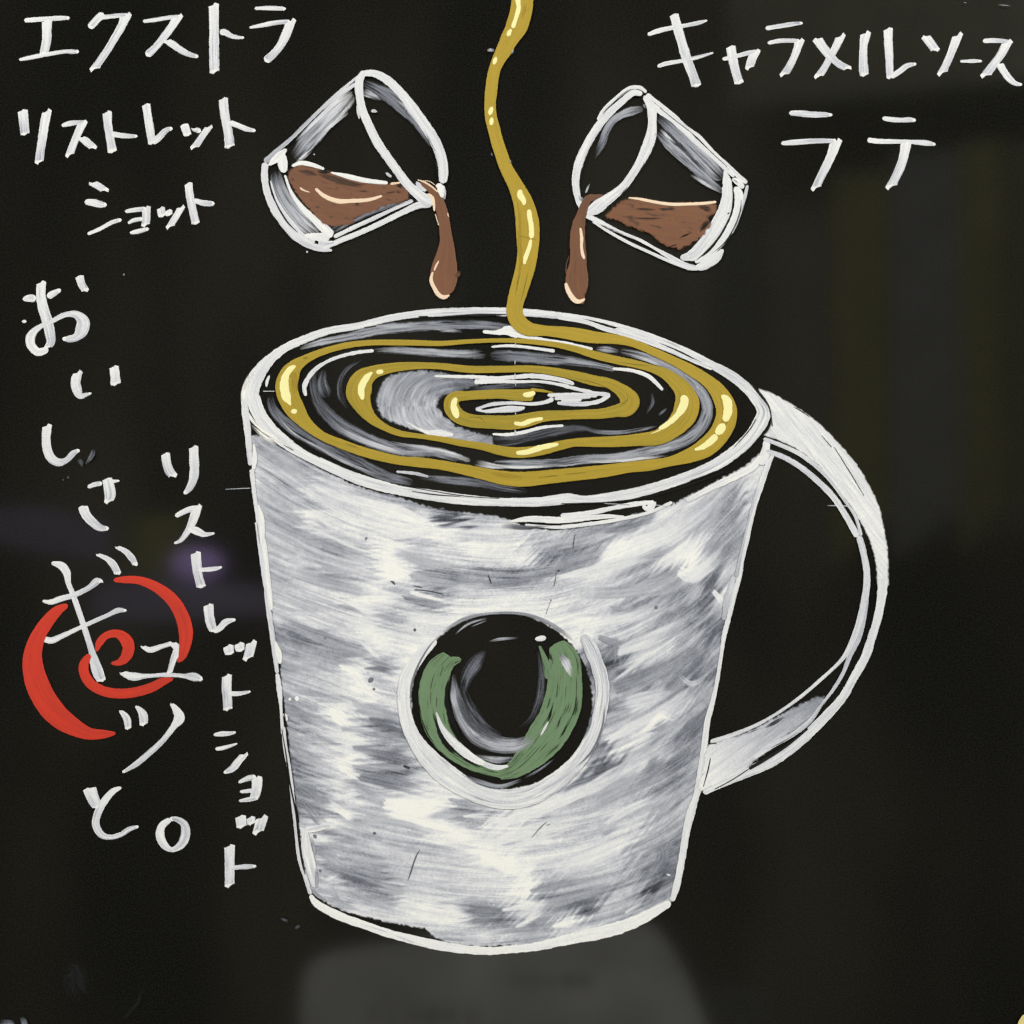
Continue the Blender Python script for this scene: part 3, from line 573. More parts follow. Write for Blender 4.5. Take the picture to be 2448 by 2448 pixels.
p.many("c 630 880 20, 645 980 40, 580 1085 24; c 780 1030 20, 700 1100 30", c0=.34, c1=.28, **W)
p.many("a 340 920 78, 380 1050 100, 520 1190 110, 700 1310 125, 950 1440 130, 1200 1560 130, 1450 1680 110, 1720 1750 80", c0=.30, c1=.30, soft=.3, amp=.18)
p.many("a 400 1080 14, 560 1260 26, 800 1400 30, 1050 1540 36, 1300 1640 30, 1460 1690 14", c0=.6, c1=.55, soft=.4, amp=.12)
p.many("b 0 1690 50, 300 1725 85, 600 1755 90, 800 1795 80, 1050 1835 50", c0=.40, c1=.24, **W)
p.done()

p = part('milk_line', mug)
Z = dict(amp=.08, jit=.12)
p.many("a 690 915 26, 678 820 45, 760 680 40, 900 580 32, 1050 525 32, 1200 492 36, 1345 478 30", c0=.88, c1=.9, **Z)
p.many("b 702 442 18, 850 430 28, 1000 440 28, 1315 482 30; c 258 650 26, 450 670 32, 600 722 40, 680 790 36, 742 858 26", c0=.95, c1=.95, **Z)
p.many("e 380 190 20, 600 195 36, 850 200 40, 1100 212 40, 1300 202 45, 1500 188 55, 1750 215 55, 1932 260 50, b 1500 800 26; e 840 255 60, 1100 250 45, 1350 255 35, 1600 255 30, 1932 305 35", c0=.95, c1=.9, **Z)
p.many("b 1290 790 25, 1500 840 35, 1700 888 40, 1800 898 45, 1845 908 42; b 1845 900 35, 1750 960 42, 1600 990 40, 1450 990 40, 1335 980 30; b 1242 905 32, 1400 905 45, 1550 905 40, 1720 915 22; b 1310 940 26, 1500 935 32, 1660 925 22; b 1570 950 34, 1480 965 42, 1370 970 28; b 1300 940 45, 1230 970 36, 1100 990 32, 900 980 32, 700 995 34, 600 1025 26, 552 1042 30; b 552 1042 25, 640 1060 28, 760 1050 52, 860 1040 62, 980 1035 46, 1028 1024 18", c0=.88, c1=.84, **Z)
p.many("b 712 1280 18, 850 1285 32, 1000 1265 32, 1200 1215 30, 1398 1198 22; b 620 295 30, 750 303 40, 850 290 80, 950 312 84, 1050 340 50, 1200 375 38, 1400 405 36, 1600 450 36, 1678 462 24; b 810 262 26, 880 262 44, 960 290 40", c0=.97, c1=.95, **Z)
p.many("a 342 715 16, 320 770 30, 312 828 14; e 280 840 40, 420 850 85, 600 868 36; e 60 720 14, 180 790 22, 320 850 40", c0=.9, c1=1, **Z)
p.many("a 275 868 7, 395 868 7; b 935 350 12, 935 440 12; b 930 565 9, 930 612 9; b 930 695 12, 930 748 12; b 936 770 9, 936 818 9; b 935 1072 9, 935 1094 9; b 932 1238 16, 932 1286 16; a 1560 1640 20, 1750 1660 30, b 100 1690 20", c0=.75, c1=.7, **Z)
p.done()

# rim
p = part('rim', mug, 'broad white brushed ring of the mug rim')
R = dict(amp=.2, jit=.06, fin=2.6)
p.many("d 215 180 150, 235 300 165, 300 450 155, 400 590 150, 540 720 140, 700 835 118, 900 945 108, 1150 1065 112, 1400 1172 120, 1700 1265 125, 1932 1320 112, e 300 1558 125, 700 1612 120, 1100 1642 95, 1350 1645 100, 1600 1640 105, 1932 1605 125, f 200 905 70, 500 880 95, 800 815 95, 1100 720 95, 1400 600 105, 1600 470 115, 1750 330 120, 1850 180 130, c 1712 1060 130, 1650 950 115, 1550 840 100, 1430 740 95, 1300 660 85, 1180 600 60", c0=.92, c1=.86, **R)
p.many("a 165 960 150, 160 870 160, 200 760 150, 310 600 110, 480 460 80, 650 380 75, 900 290 70, 1200 238 66, 1500 165 66, 1800 122 70, b 300 108 78, 600 100 76, 850 106 80, 1100 116 74, 1400 146 66", c0=.9, c1=.86, **R)
p.many("b 1380 130 40, c 0 160 30, 200 205 36, 400 262 42, 600 327 46, 800 402 42, 1000 492 48, 1240 620 60; b 1340 150 50, c 0 202 42, 200 272 46, 400 322 50, 600 392 50, 800 472 46, 1000 562 36, 1220 652 40; c 280 270 26, 450 312 62, 700 382 40, 900 462 30, 1150 590 30", c0=.9, c1=.88, **R)
p.many("a 200 660 60, 120 800 60, 90 930 50, 130 1080 40, 260 1230 40, 420 1330 40, 560 1420 24; d 190 560 20, 330 680 50, 500 790 40", c0=1, c1=1, amp=.05, soft=.4)
p.many("c 1640 1130 10, 1590 1220 14, 1480 1350 12, 1390 1450 6; c 1250 1640 16, 1120 1690 12, 1000 1730 8; d 680 750 8, 850 860 14, 1000 940 10; d 570 790 8, 690 855 12; b 0 152 14, 100 148 10; b 210 155 10, 450 140 20, 600 138 30, 850 130 10; e 120 1520 10, 400 1560 16, 680 1580 8; e 0 1455 8, 700 1570 12, 1130 1605 8; a 1250 258 12, 1370 240 10; c 1770 900 8, 1785 1060 14, 1775 1230 8; f 0 945 10, 500 925 12, 900 860 10, 1300 730 14, 1500 650 12", mat='black', c0=.2, c1=.2, amp=.05, thick=.00001, alpha=.9)
p.done()

# outline
p = part('outline', mug, 'uneven white outline down both sides and round the foot of the mug')
R = dict(amp=.09, jit=.09)
p.many("d 115 260 66, 135 450 82, 160 650 75, 175 850 62, 190 1030 46; d 205 1070 55, 235 1350 50, 270 1600 46, 300 1932 48, M 1330 1050 50, 1375 1400 55, 1430 1800 50, N 1335 0 50, 1355 200 55, 1400 500 60, 1440 800 58, 1465 1010 44; N 1465 1010 40, 1490 1190 62, 1508 1400 34, 1530 1700 42, h 205 420 34, 225 600 38, 262 800 34, 290 1050 34, 315 1300 30, 345 1550 30, 395 1700 36, 440 1850 34", c0=.88, c1=.84, **R)
p.many("d 230 780 26, 240 950 60, 225 1080 40; d 280 1480 20, 320 1640 60, 330 1932 50, M 1400 1250 50, 1450 1620 50, N 1380 100 60, 1400 280 30; N 1440 640 20, 1480 780 70, 1500 900 40; N 1570 1480 20, 1575 1560 30; h 215 300 30, 235 360 20", c0=.97, c1=.97, **R)
p.many("i 240 688 34, 290 760 62, 400 830 75, 550 900 78, 750 970 74, 950 1040 74, 1150 1092 80, 1400 1150 84, 1650 1190 78, 1932 1205 72, l 200 1770 60, 450 1745 64, 700 1690 80, 1000 1625 100, 1200 1560 92, 1350 1485 76, 1490 1405 50", c0=.98, c1=.98, amp=.05, jit=.07)
p.many("i 700 950 12, 850 1000 26, 950 1030 10; i 1030 1065 20, 1120 1100 26, 1200 1130 12", c0=.9, c1=.8, **R)
p.many("l 1500 1395 44, 1540 1260 52, 1580 1050 54, 1612 850 58, 1650 700 64, 1685 590 50, 1710 500 62, 1735 330 55, 1755 150 48, 1775 0 44, j 1800 1650 40, 1840 1480 30, 1870 1300 28, 1892 1150 30, n 340 500 44, 385 330 40, 440 100 45, 470 0 42, m 495 1700 42, 545 1480 44, 600 1230 50, 662 1040 55, 722 870 45, 770 765 28", c0=.9, c1=.9, **R)
p.many("m 450 1860 50, 500 1600 30, 560 1350 26, 610 1170 40, 640 1060 20; n 330 380 40, 370 180 60, 420 0 40", c0=.62, c1=.8, **R)
p.many("m 715 640 56, 700 760 80, 660 860 90; m 660 780 40, 600 870 60, 450 955 62, 250 1050 56, 0 1180 40; f 1030 930 30, 800 1030 30, 500 1095 34, 200 1140 34, 0 1160 40", c0=.95, c1=.92, **R)
p.many("f 0 1055 40, 250 1032 46, 500 980 40, 700 945 46, 865 928 32; f -470 1110 20, -300 1085 50, 0 1095 60, 250 1075 46, 450 1060 36, 592 1065 18; f 755 965 26, 800 990 52, 830 975 62, 880 930 24; f -330 1140 20, 0 1160 30, 300 1120 24", c0=.95, c1=.95, **R)
p.many("f -550 1140 60, -350 1160 50, -100 1150 30", c0=.3, c1=.2, soft=.5, amp=.2)
p.many("h 395 1290 40, 405 1450 90, 440 1600 90, 480 1790 46; h 390 1300 50, 480 1290 50, 600 1260 40", c0=.93, c1=.88, amp=.14)
p.many("h 440 1340 14, 470 1450 26, 480 1560 16; h 485 1620 30, 490 1720 34, 480 1810 20; i 230 600 26, 320 700 34, 420 760 12", c0=.5, c1=.6, soft=.3)
p.many("M 1230 470 10, 1234 485 34, 1238 500 10; h 195 440 6, 230 650 12, 265 900 14, 315 1150 16, 345 1400 20, 375 1600 16, 395 1680 6; N 1530 1280 8, 1545 1450 14, 1570 1600 8", mat='black', c0=.2, c1=.2, amp=.05, thick=.00001)
p.many("M 963 676 9, 1100 668 9, 1252 662 8; m 1250 1222 5, 1340 1222 9, 1440 1226 10; f 400 940 8, 640 955 8; f 870 955 7, 980 968 7", c0=.62, c1=.6)
p.done()

# handle
def grain(dirx, diry, lo, hi, sc=2.6, amp=.2):
    def fn(X, Y):
        u = X * dirx + Y * diry; v = -X * diry + Y * dirx
        t = (u - u.min()) / (u.max() - u.min())
        st = .6 * vnoise(u / 70 + 3, v / sc) + .4 * vnoise(u / 26, v / (sc * .5) + 9)
        return lo + (hi - lo) * t + amp * (st - .5)
    return fn
p = part('handle', mug, 'curved white handle, solid above and hollow outlined below')
p.fill(smooth_poly(parse("m 640 180, 665 195, 760 222, 950 330, 1100 430, 1250 560, 1400 720, 1540 890, 1640 1080, 1712 1230, 1755 1430, 1790 1650, 1792 1932, n 1785 60, 1702 60, m 1700 1932, 1680 1680, 1600 1450, 1500 1290, 1430 1180, 1330 1060, 1240 950, 1180 860, 980 712, 850 652, 712 603, 690 600, 735 548, 757 500, 757 440, 735 340, 690 265, 660 225")[:, :2], 1), grain(.62, .78, .86, .90, 2.6, .30), jit=1.2)
R = dict(amp=.10, jit=.06)
p.many("n 1745 0 94, 1735 150 84, 1700 350 74, 1640 550 74, 1590 700 80, 1480 900 72, 1390 1060 76, 1260 1210 82, 1100 1370 88, 950 1500 96, 750 1630 104, 500 1750 78, 300 1840 60, 150 1910 50", c0=.88, c1=.86, **R)
p.many("m 710 735 36, 860 790 46, 1000 870 50, 1150 990 54, 1300 1140 54, 1420 1320 54, 1520 1500 54; m 1530 1490 54, 1552 1560 58, 1580 1680 56, 1600 1800 58, 1600 1932 60, n 1590 150 64, 1560 300 60, 1510 480 58, 1440 640 48, 1370 740 32, 1200 900 30, 1000 1070 30, 800 1210 26, 600 1320 30, 400 1400 36, 215 1460 40", c0=.8, c1=.86, **R)
p.many("m 685 628 35, 850 690 36, 1000 760 40, 1150 870 38, 1270 990 34, 1400 1170 24, 1500 1320 26, 1552 1490 30", c0=.8, c1=.8, **R)
p.many("n 1612 190 16, 1580 380 25, 1530 540 44, 1450 700 40, 1390 850 34, 1300 1000 30, 1200 1130 24, 1100 1270 40, 950 1390 40, 750 1500 46, 600 1600 40", c0=.68, c1=.85, **R)
p.fill(smooth_poly(parse("n 195 1480, 400 1420, 560 1370, 750 1265, 950 1165, 1100 1085, 1210 1050, 1230 1090, 1150 1200, 1000 1340, 800 1460, 620 1610, 500 1730, 250 1850, 90 1910, 150 1700, 165 1560")[:, :2], 1), lambda X, Y: np.clip(grain(.80, -.6, .98, .42, 2.4, .30)(X, Y), .15, 1), edge=4, jit=3)
p.many("n 690 1340 12, 780 1290 36, 880 1230 12; n 540 1385 8, 680 1330 10; n 690 1540 8, 850 1460 12, 1000 1370 8", c0=.12, c1=.15, soft=.4)
p.many("n 555 1700 36, 700 1615 34, 900 1485 26, 1080 1340 18; n 555 1700 10, 400 1800 10, 250 1880 8; n 190 1480 10, 270 1470 12; n 150 1860 6, 190 1720 12, 215 1600 8; m 950 345 6, 1030 390 9, 1100 440 5; m 1200 600 5, 1290 705 9; m 1310 700 6, 1460 940 9, 1580 1140 5; m 570 140 6, 660 240 26, 735 350 14, 765 520 8", mat='black', c0=.2, c1=.2, amp=.05, thick=.00001, alpha=.9)
p.done()

# emblem: a bare round with a green ring
p = part('emblem', mug, 'round black emblem with a broken green ring and white glints')
p.many("k 350 370 70, 210 520 100, 110 700 110, 88 880 100, 125 1080 110, 200 1230 130, 330 1390 170, 500 1530 175, 700 1645 150, 900 1690 160, 1100 1670 160, 1300 1570 150, 1500 1400 130, 1640 1180 120, 1710 950 110, 1725 750 115, 1690 600 115, 1630 450 110, 1565 330 60", c0=.93, c1=.82, amp=.16, jit=.06, fin=2.2)
p.many("k 395 315 26, 600 198 34, 850 155 24, 1100 168 30, 1300 246 36, 1500 390 36", c0=.5, c1=.5, soft=.3, amp=.15)
p.many("k 150 900 16, 150 760 20, 200 600 24, 300 430 22, 400 320 10; k 1640 980 14, 1620 1080 26, 1560 1200 14; k 1745 900 14, 1720 1100 22, 1640 1290 26, 1500 1440 20", c0=.35, c1=.4, soft=.3)
p.many("k 470 515 130, 380 620 210, 330 800 240, 330 950 225, 370 1110 205, 470 1250 180, 620 1370 130, 780 1440 100, 930 1485 80; k 1340 405 130, 1400 520 250, 1415 700 280, 1400 880 310, 1345 1040 310, 1240 1200 300, 1120 1340 230, 1000 1440 150, 870 1492 80", mat='green', c0=.95, c1=.95, amp=.16, dry=.34, jit=.06, tip=.12, fin=3.2)
p.many("k 1205 425 20, 1250 540 50, 1290 700 80; k 560 535 40, 480 560 80, 420 620 50; k 430 495 30, 330 600 60", mat='green', c0=.9, c1=.9, dry=.2)
p.many("k 1265 450 26, 1330 560 46, 1385 690 50, 1395 850 40, 1350 940 14; k 1425 640 40, 1445 700 56, 1455 765 24; k 400 570 14, 315 720 50, 295 870 40, 320 960 14; k 480 650 14, 440 800 30, 465 980 50, 530 1130 30, 580 1210 10; k 330 980 24, 420 1210 44, 560 1340 46, 720 1430 20; k 230 1010 8, 290 1160 14, 390 1310 8; k 1325 880 8, 1290 1010 20, 1260 1080 8; k 1380 1010 16, 1350 1110 18", mat='black', c0=.3, c1=.3, dry=.3, soft=.2, thick=.00001, jit=.2)
p.many("k 1370 490 30, 1420 560 80, 1475 680 30", c0=.6, c1=.9, soft=.3, amp=.15)
p.many("k 355 970 8, 410 1110 46, 530 1250 72, 650 1345 64, 762 1402 40; k 740 1395 40, 850 1428 44, 950 1415 18; k 1215 1165 8, 1240 1120 18, 1280 1050 8", c0=.85, c1=.98, amp=.1)
p.many("k 760 470 50, 680 560 130, 600 690 110, 570 820 60", c0=.30, c1=.24, soft=.5, amp=.2)
p.many("k 500 660 30, 515 820 90, 570 990 130, 690 1150 170, 850 1235 150, 1000 1245 130, 1170 1190 80", c0=.46, c1=.62, soft=.35, amp=.12); p.many("k 500 720 20, 500 850 60, 545 1000 60", c0=.55, c1=.6, soft=.4)
p.many("k 620 1080 30, 680 1150 60, 760 1190 20; k 660 1330 26, 850 1365 60, 1020 1350 30", c0=.8, c1=.45, soft=.4, amp=.14)
p.many("k 560 720 60, 570 850 130, 640 1000 170, 760 1130 150, 900 1200 90; k 1195 470 14, 1225 700 70, 1195 900 70, 1130 1030 50, 1040 1100 20", c0=.24, c1=.2, soft=.6, amp=.14)
p.many("k 508 332 8, 620 245 22, 775 195 18; k 640 270 8, 775 215 14; k 790 392 8, 870 372 26, 1030 362 14", c0=.68, c1=.45, soft=.2)
p.many("k 1170 372 24, 1210 366 44, 1260 360 34", c0=.97, c1=.9)
p.many("k 550 1480 20, 720 1552 50, 880 1585 42, 1060 1530 26; k 1060 1525 14, 1200 1450 20, 1330 1355 8", c0=.42, c1=.55, soft=.4, amp=.15)
p.done()

# ------------------------------------------------------------------ caramel
car = part('caramel_sauce', board, 'golden caramel ribbon poured from above and coiled on the latte')
car.stroke("U 720 -60 250, 715 60 252, 692 190 252, 645 330 245, 575 450 205, 505 590 180, 425 740 142, 382 880 138, 360 1050 138, 347 1200 132, 355 1350 138, 392 1500 142, 430 1650 144, 480 1800 145, V 530 10 150, 632 200 170, 722 400 225, 770 600 264, 783 800 266, 778 1000 236, 755 1150 226, 715 1300 212, 670 1450 205, 642 1550 192, 628 1650 186, 645 1735 186, 705 1820 182, 800 1872 160, 950 1888 126, b 1250 290 100, 1400 305 115, 1550 328 128, 1700 352 115, c 250 365 96, 400 390 80, 520 432 74, 650 488 76, 850 580 84, 1000 660 104, 1150 755 115, 1245 840 145, 1312 940 178, 1352 1050 200, 1340 1160 204, 1270 1295 196, 1150 1410 185, 1000 1485 140, 800 1545 92, 600 1580 108, 400 1600 104, 200 1632 118, b 1600 1656 124, 1300 1686 130, 1000 1714 142, 800 1698 132, 600 1655 112, 400 1612 98, 200 1574 90, 0 1550 95, a 1600 1534 84, 1400 1492 92, 1200 1436 92, 1000 1362 88, 850 1298 84, 690 1172 122, 590 1042 190, 530 930 205, 505 820 212, 540 705 190, 592 630 136, 690 562 88, 780 518 70, 900 474 62, 1100 425 58, 1300 403 55, 1550 400 55, 1800 405 54, b 200 410 50, 500 390 42, 800 380 40, 1000 386 46, 1300 418 52, 1500 460 62, 1700 520 76, c 290 568 78, 500 612 74, 650 656 76, 760 700 105, 860 775 140, 935 860 175, 972 980 238, 950 1090 236, 910 1150 216, 830 1232 180, 700 1308 150, 500 1335 118, 300 1350 106, 100 1356 96, b 1500 1362 80, 1350 1392 92, 1150 1440 100, 950 1458 102, 800 1440 92, 600 1395 70, 400 1364 62, 200 1325 54, 0 1298 47, a 1600 1274 58, 1450 1214 68, 1325 1128 102, 1240 1010 168, 1200 880 246, 1242 758 212, 1335 690 135, 1440 658 105, 1600 632 84, 1800 622 64, b 200 627 62, 500 658 70, 800 657 66, 1100 655 68, 1300 678 74, 1500 718 90, 1700 768 102, c 215 790 100, 320 845 120, 390 905 155, 424 965 190, 390 1030 165, 290 1058 118, 150 1084 98, b 1610 1090 90, 1400 1098 90, 1200 1110 106, 1050 1144 132, 900 1168 136, 700 1164 128, 500 1150 126, 385 1105 140, 325 1030 150, 325 965 140, 370 922 110, 460 912 90, 600 902 88, 800 895 90, 950 905 110, 1110 905 115",
  'yellow', .92, .78, .16, jit=.025, fin=5, tip=.25)
car.many("b 1080 852 30, 1200 865 26, 1300 882 8", mat='yellow', c0=.9, c1=.8)
car.many("V 640 300 10, 690 600 50, 690 900 60, 700 1100 50, 640 1500 20; a 450 800 40, 560 700 80, 600 900 90; c 1300 900 60, 1350 1100 90, 1250 1300 70; U 760 50 60, 720 230 60; b 1000 1700 60, 700 1660 50", mat='yellow', c0=1, c1=1, soft=.6, amp=.05, alpha=.6)
car.many("V 690 1180 8, 660 1350 18, 630 1500 8; V 790 1200 8, 740 1400 14, 700 1560 6; b 1070 1710 6, 1400 1670 16, 1660 1645 8; b 640 1170 8, 600 1125 10, 460 1120 6; a 1040 1360 8, 1160 1400 12, 1230 1420 6; c 330 590 6, 500 615 12, 640 620 6; c 300 1010 6, 400 950 8, 390 880 5; b 1500 740 8, 1700 790 12, 1850 850 8; c 740 1200 6, 860 1090 8; V 650 785 6, 780 820 9, 905 842 6; a 660 555 20, 720 540 16", mat='yellow', c0=.45, c1=.5, soft=.4, amp=.1)
car = car.done()
p = part('glint', car)
p.many("U 660 -20 62, 675 100 52, 650 200 50, 605 335 42; U 592 345 22, 565 390 50, 553 430 28; U 420 668 20, 402 710 50, 388 755 24; U 372 1242 22, 353 1290 60, 338 1338 24; U 368 1362 22, 362 1410 50, 360 1456 30; V 700 262 36, 690 320 66, 732 390 62, 738 444 28; V 795 492 36, 802 580 60, 820 680 55, 822 800 56, 812 828 28; V 818 838 30, 795 940 48, 755 1050 48, 740 1126 28", mat='cream', c0=.95, c1=1, amp=.05, jit=.12)
p.many("a 595 625 18, 545 655 58, 500 720 66, 485 820 84, 505 920 82, 548 1004 16; a 548 1062 28, 580 1062 46, 610 1062 28; a 1332 685 22, 1275 740 60, 1225 840 70, 1238 952 36; a 1368 685 34, 1400 683 48, 1438 678 28; b 365 930 38, 340 1000 64, 355 1060 66, 378 1128 38; b 1005 905 34, 1065 900 52, 1125 882 42; b 920 1176 28, 1000 1182 42, 1090 1150 42, 1200 1130 28; b 940 1462 40, 1050 1452 52, 1180 1410 52, 1348 1376 34; c 935 905 56, 948 970 86, 915 1050 76, 850 1130 52, 760 1200 48, 700 1232 30; c 1305 905 26, 1355 960 86, 1365 1060 84, 1335 1160 70; c 1330 1180 50, 1290 1240 82, 1250 1280 50; c 1260 1290 50, 1200 1350 70, 1120 1405 46, 1045 1432 26; c 620 1280 6, 720 1240 14", mat='cream', c0=.95, c1=1, amp=.05, jit=.12)
p.done()

# ------------------------------------------------------------------ shot glasses
def coffee_cov(dx, dy, b=.84):
    def fn(X, Y):
        u = X * dx + Y * dy; v = -X * dy + Y * dx
        st = .6 * vnoise(u / 45 + 3, v / 4) + .4 * vnoise(u / 15, v / 2.2 + 9)
        sp = vnoise(u / 18 + 80, v / 5 + 20)
        return np.clip(b + .22 * (st - .5) - .9 * np.clip(sp - .80, 0, .2) * 3, .1, 1)
    return fn
GR = dict(amp=.18, soft=.3, jit=.08, fin=2.2)
LN = dict(amp=.08, jit=.08)

g1 = empty('shot_glass', board, 'left shot glass tipping to the right, half full of brown coffee')
p = part('glass_wall', g1)
p.many("O 905 325 120, 780 460 150, 640 610 160, 500 760 160, 385 895 120", c0=.82, c1=.5, **GR)
p.many("O 900 300 70, 760 400 60, 560 580 40, 400 740 20; O 860 470 60, 740 580 40, 580 720 26; O 560 800 30, 480 870 40, 380 960 20", c0=.85, c1=.72, **GR)
p.many("O 210 1010 105, 240 1150 120, 320 1310 130, 440 1450 135, 600 1590 110", c0=.42, c1=.72, **GR)
p.many("O 250 1000 20, 300 1160 50, 420 1330 50, 560 1480 40", c0=.5, c1=.62, **GR)
p.many("O 720 1540 70, 860 1460 70, 1020 1380 70, 1200 1310 70, 1420 1230 70", c0=.38, c1=.34, **GR)
p.many("O 1000 215 80, 1110 270 100, 1230 340 130, 1350 440 130, 1460 560 80, 1560 720 40, 1600 790 16", c0=.30, c1=.5, **GR)
p.many("O 990 295 70, 1080 338 60, 1160 385 16; O 1290 378 16, 1380 430 60, 1440 500 70, 1500 620 30", c0=.72, c1=.55, **GR)
p.many("O 960 160 20, 760 330 30, 560 520 32, 380 700 30, 230 830 40, 125 925 50; O 935 230 32, 800 325 30, 640 450 26, 500 570 20, 330 740 16", c0=.84, c1=.62, **LN)
p.many("O 130 930 60, 125 1060 62, 150 1200 60, 210 1340 70, 300 1470 72, 400 1580 76, 520 1660 60, 640 1695 50, 725 1710 18", c0=.86, c1=.86, **LN)
p.many("O 178 1090 10, 228 1260 30, 330 1420 32, 450 1560 36, 570 1640 30", c0=.86, c1=.86, **LN)
p.many("O 160 955 18, 240 885 70, 320 810 26; O 290 850 40, 285 930 90, 300 1020 50; O 305 1040 20, 360 1190 28, 450 1320 44, 560 1430 64, 660 1520 80, 720 1590 100; O 480 1580 40, 600 1590 70, 700 1600 80", c0=.97, c1=.96, **LN)
p.many("O 740 1590 36, 900 1512 36, 1080 1430 36, 1250 1350 30, 1440 1265 34; O 640 1695 30, 800 1620 46, 950 1560 46, 1150 1470 46, 1350 1370 50, 1500 1305 62, 1610 1295 62", c0=.88, c1=.88, **LN)
p.many("O 600 1640 40, 680 1650 50, 740 1640 40", c0=.8, c1=.86, dry=.3)
p.many("O 180 1150 8, 240 1310 16, 330 1460 14, 420 1550 6; O 620 1640 8, 680 1640 16", mat='black', c0=.2, c1=.2, thick=.00001)
p.many("O 1070 474 22, 1095 472 30, 1124 482 10; O 495 1725 12, 510 1718 22; O 560 855 10, 572 860 18; O 1200 1020 20, 1250 1060 26", c0=.8, c1=.7)
p.done()
p = part('coffee', g1)
p.fill(smooth_poly(parse("O 332 1025, 370 975, 450 948, 560 972, 700 1008, 830 1050, 950 1090, 1100 1120, 1300 1115, 1370 1150, 1410 1200, 1385 1268, 1200 1305, 1130 1345, 940 1412, 890 1472, 740 1500, 690 1490, 600 1430, 480 1300, 400 1190, 335 1080")[:, :2], 1), coffee_cov(.97, .22), 'brown', jit=2.5, edge=3.5)
p.many("O 560 1010 30, 760 1080 60, 1000 1150 40; O 420 1000 20, 540 1020 40, 610 1050 20; O 700 1060 12, 860 1110 26, 1040 1130 14; O 950 1186 8, 1000 1184 16, 1060 1186 8; O 1180 1200 14, 1300 1190 20", mat='brown', c0=.42, c1=.36, soft=.5, amp=.15)
p.many("O 590 990 40, 640 1000 60, 720 1010 30; O 1290 1130 20, 1350 1150 30; O 400 1190 14, 440 1260 20, 500 1340 8", mat='black', c0=.2, c1=.2, soft=.4, thick=.00001)
p.done()
p = part('rim', g1)
p.many("O 995 140 50, 1090 140 62, 1200 190 76, 1330 310 78, 1440 450 88, 1540 590 92, 1630 730 92, 1690 880 92, 1710 1000 86, 1705 1115 70; O 1010 118 46, 965 210 72, 968 340 70, 992 460 70, 1050 600 76, 1130 760 80, 1220 890 76, 1300 1000 76, 1390 1120 78, 1480 1205 90, 1570 1275 96, 1620 1300 50", c0=.9, c1=.88, amp=.09, jit=.05)
p.many("O 945 420 12, 955 480 26, 965 545 8; O 1560 1180 30, 1500 1140 50, 1470 1100 20; O 1690 1130 60, 1710 1200 50, 1720 1260 12", c0=.85, c1=.75, dry=.3)
p.many("O 1640 900 6, 1655 990 16, 1665 1060 6; O 1540 640 4, 1640 830 6", mat='black', c0=.2, c1=.2, thick=.00001, alpha=.8)
p.done()
p = part('coffee_stream', g1)
p.stroke("R 600 215 30, 660 255 80, 745 310 104, 835 420 118, 880 560 145, 918 720 148, 938 880 160, 953 1020 184, 950 1150 242, 935 1290 312, 920 1430 365, 925 1560 345, 930 1660 260, 925 1745 130", 'brown', .8, .9, .12, jit=.04, tip=.3)
p.many("R 1060 1480 60, 1115 1460 60, 1120 1400 16", mat='brown', c0=.6, c1=.5, soft=.4)
p.many("R 960 1530 24, 965 1580 30, 955 1620 14; R 900 1640 30, 920 1680 40; R 980 1700 26, 945 1720 20; R 690 300 20, 720 320 20", mat='black', c0=.2, c1=.2, soft=.4, thick=.00001)
p.done()
p = part('glint', g1)
p.many("O 575 1160 24, 660 1230 34, 780 1272 42, 900 1270 36, 1050 1260 30, 1168 1226 18; O 436 1152 16, 470 1175 14, 530 1195 6; R 852 1276 14, 815 1340 26, 785 1414 14; R 766 1426 20, 745 1540 46, 790 1650 52, 850 1740 56, 920 1772 52, 995 1742 22; R 700 365 26, 760 420 42, 782 520 36, 790 606 22; R 800 640 12, 850 800 12; R 968 625 16, 982 685 16", mat='peach', c0=.9, c1=.9, amp=.06)
p.many("R 810 260 40, 860 270 90, 880 340 80, 900 420 40; O 366 962 22, 450 934 38, 530 946 40, 655 988 22; O 712 1018 12, 850 1050 40, 1000 1086 44, 1218 1112 28", c0=1, c1=.97, amp=.05)
p.many("R 560 180 10, 640 205 22, 740 262 24, 835 345 16; R 620 195 8, 720 200 10, 810 260 8; O 1240 1120 24, 1330 1108 14", mat='peach', c0=.8, c1=.9)
p.done()

g2 = empty('shot_glass', board, 'right shot glass tipping to the left, brown coffee draining from its lip')
p = part('glass_wall', g2)
p.many("W 970 400 70, 1130 545 120, 1280 690 150, 1430 830 165, 1600 1000 170", c0=.36, c1=.58, **GR)
p.many("W 960 560 40, 1080 680 95, 1200 790 105, 1330 910 100, 1460 1020 90, 1610 1140 40", c0=.6, c1=.42, **GR)
p.many("W 990 520 20, 1060 590 36, 1150 670 16; W 1200 560 20, 1400 740 40, 1600 900 30; W 1280 960 30, 1440 1060 40, 1580 1140 16", c0=.74, c1=.7, **GR)
p.many("W 1020 520 20, 1200 690 40, 1330 800 20", c0=.14, c1=.16, **GR)
p.many("W 835 330 60, 745 350 95, 640 385 85, 540 450 80, 470 560 70, 420 690 60, 365 820 12", c0=.62, c1=.35, **GR)
p.many("W 500 540 30, 450 660 50, 390 780 20; W 830 280 20, 860 330 30", c0=.4, c1=.3, dry=.4, **GR)
p.many("W 865 190 40, 1000 295 36, 1130 400 36, 1240 510 42, 1370 600 36, 1500 740 34, 1650 880 36, 1740 970 42, 1830 1045 40; W 850 215 40, 950 320 56, 1100 425 50, 1220 535 50, 1350 655 48, 1480 775 42, 1600 885 36, 1705 985 30", c0=.9, c1=.9, **LN)
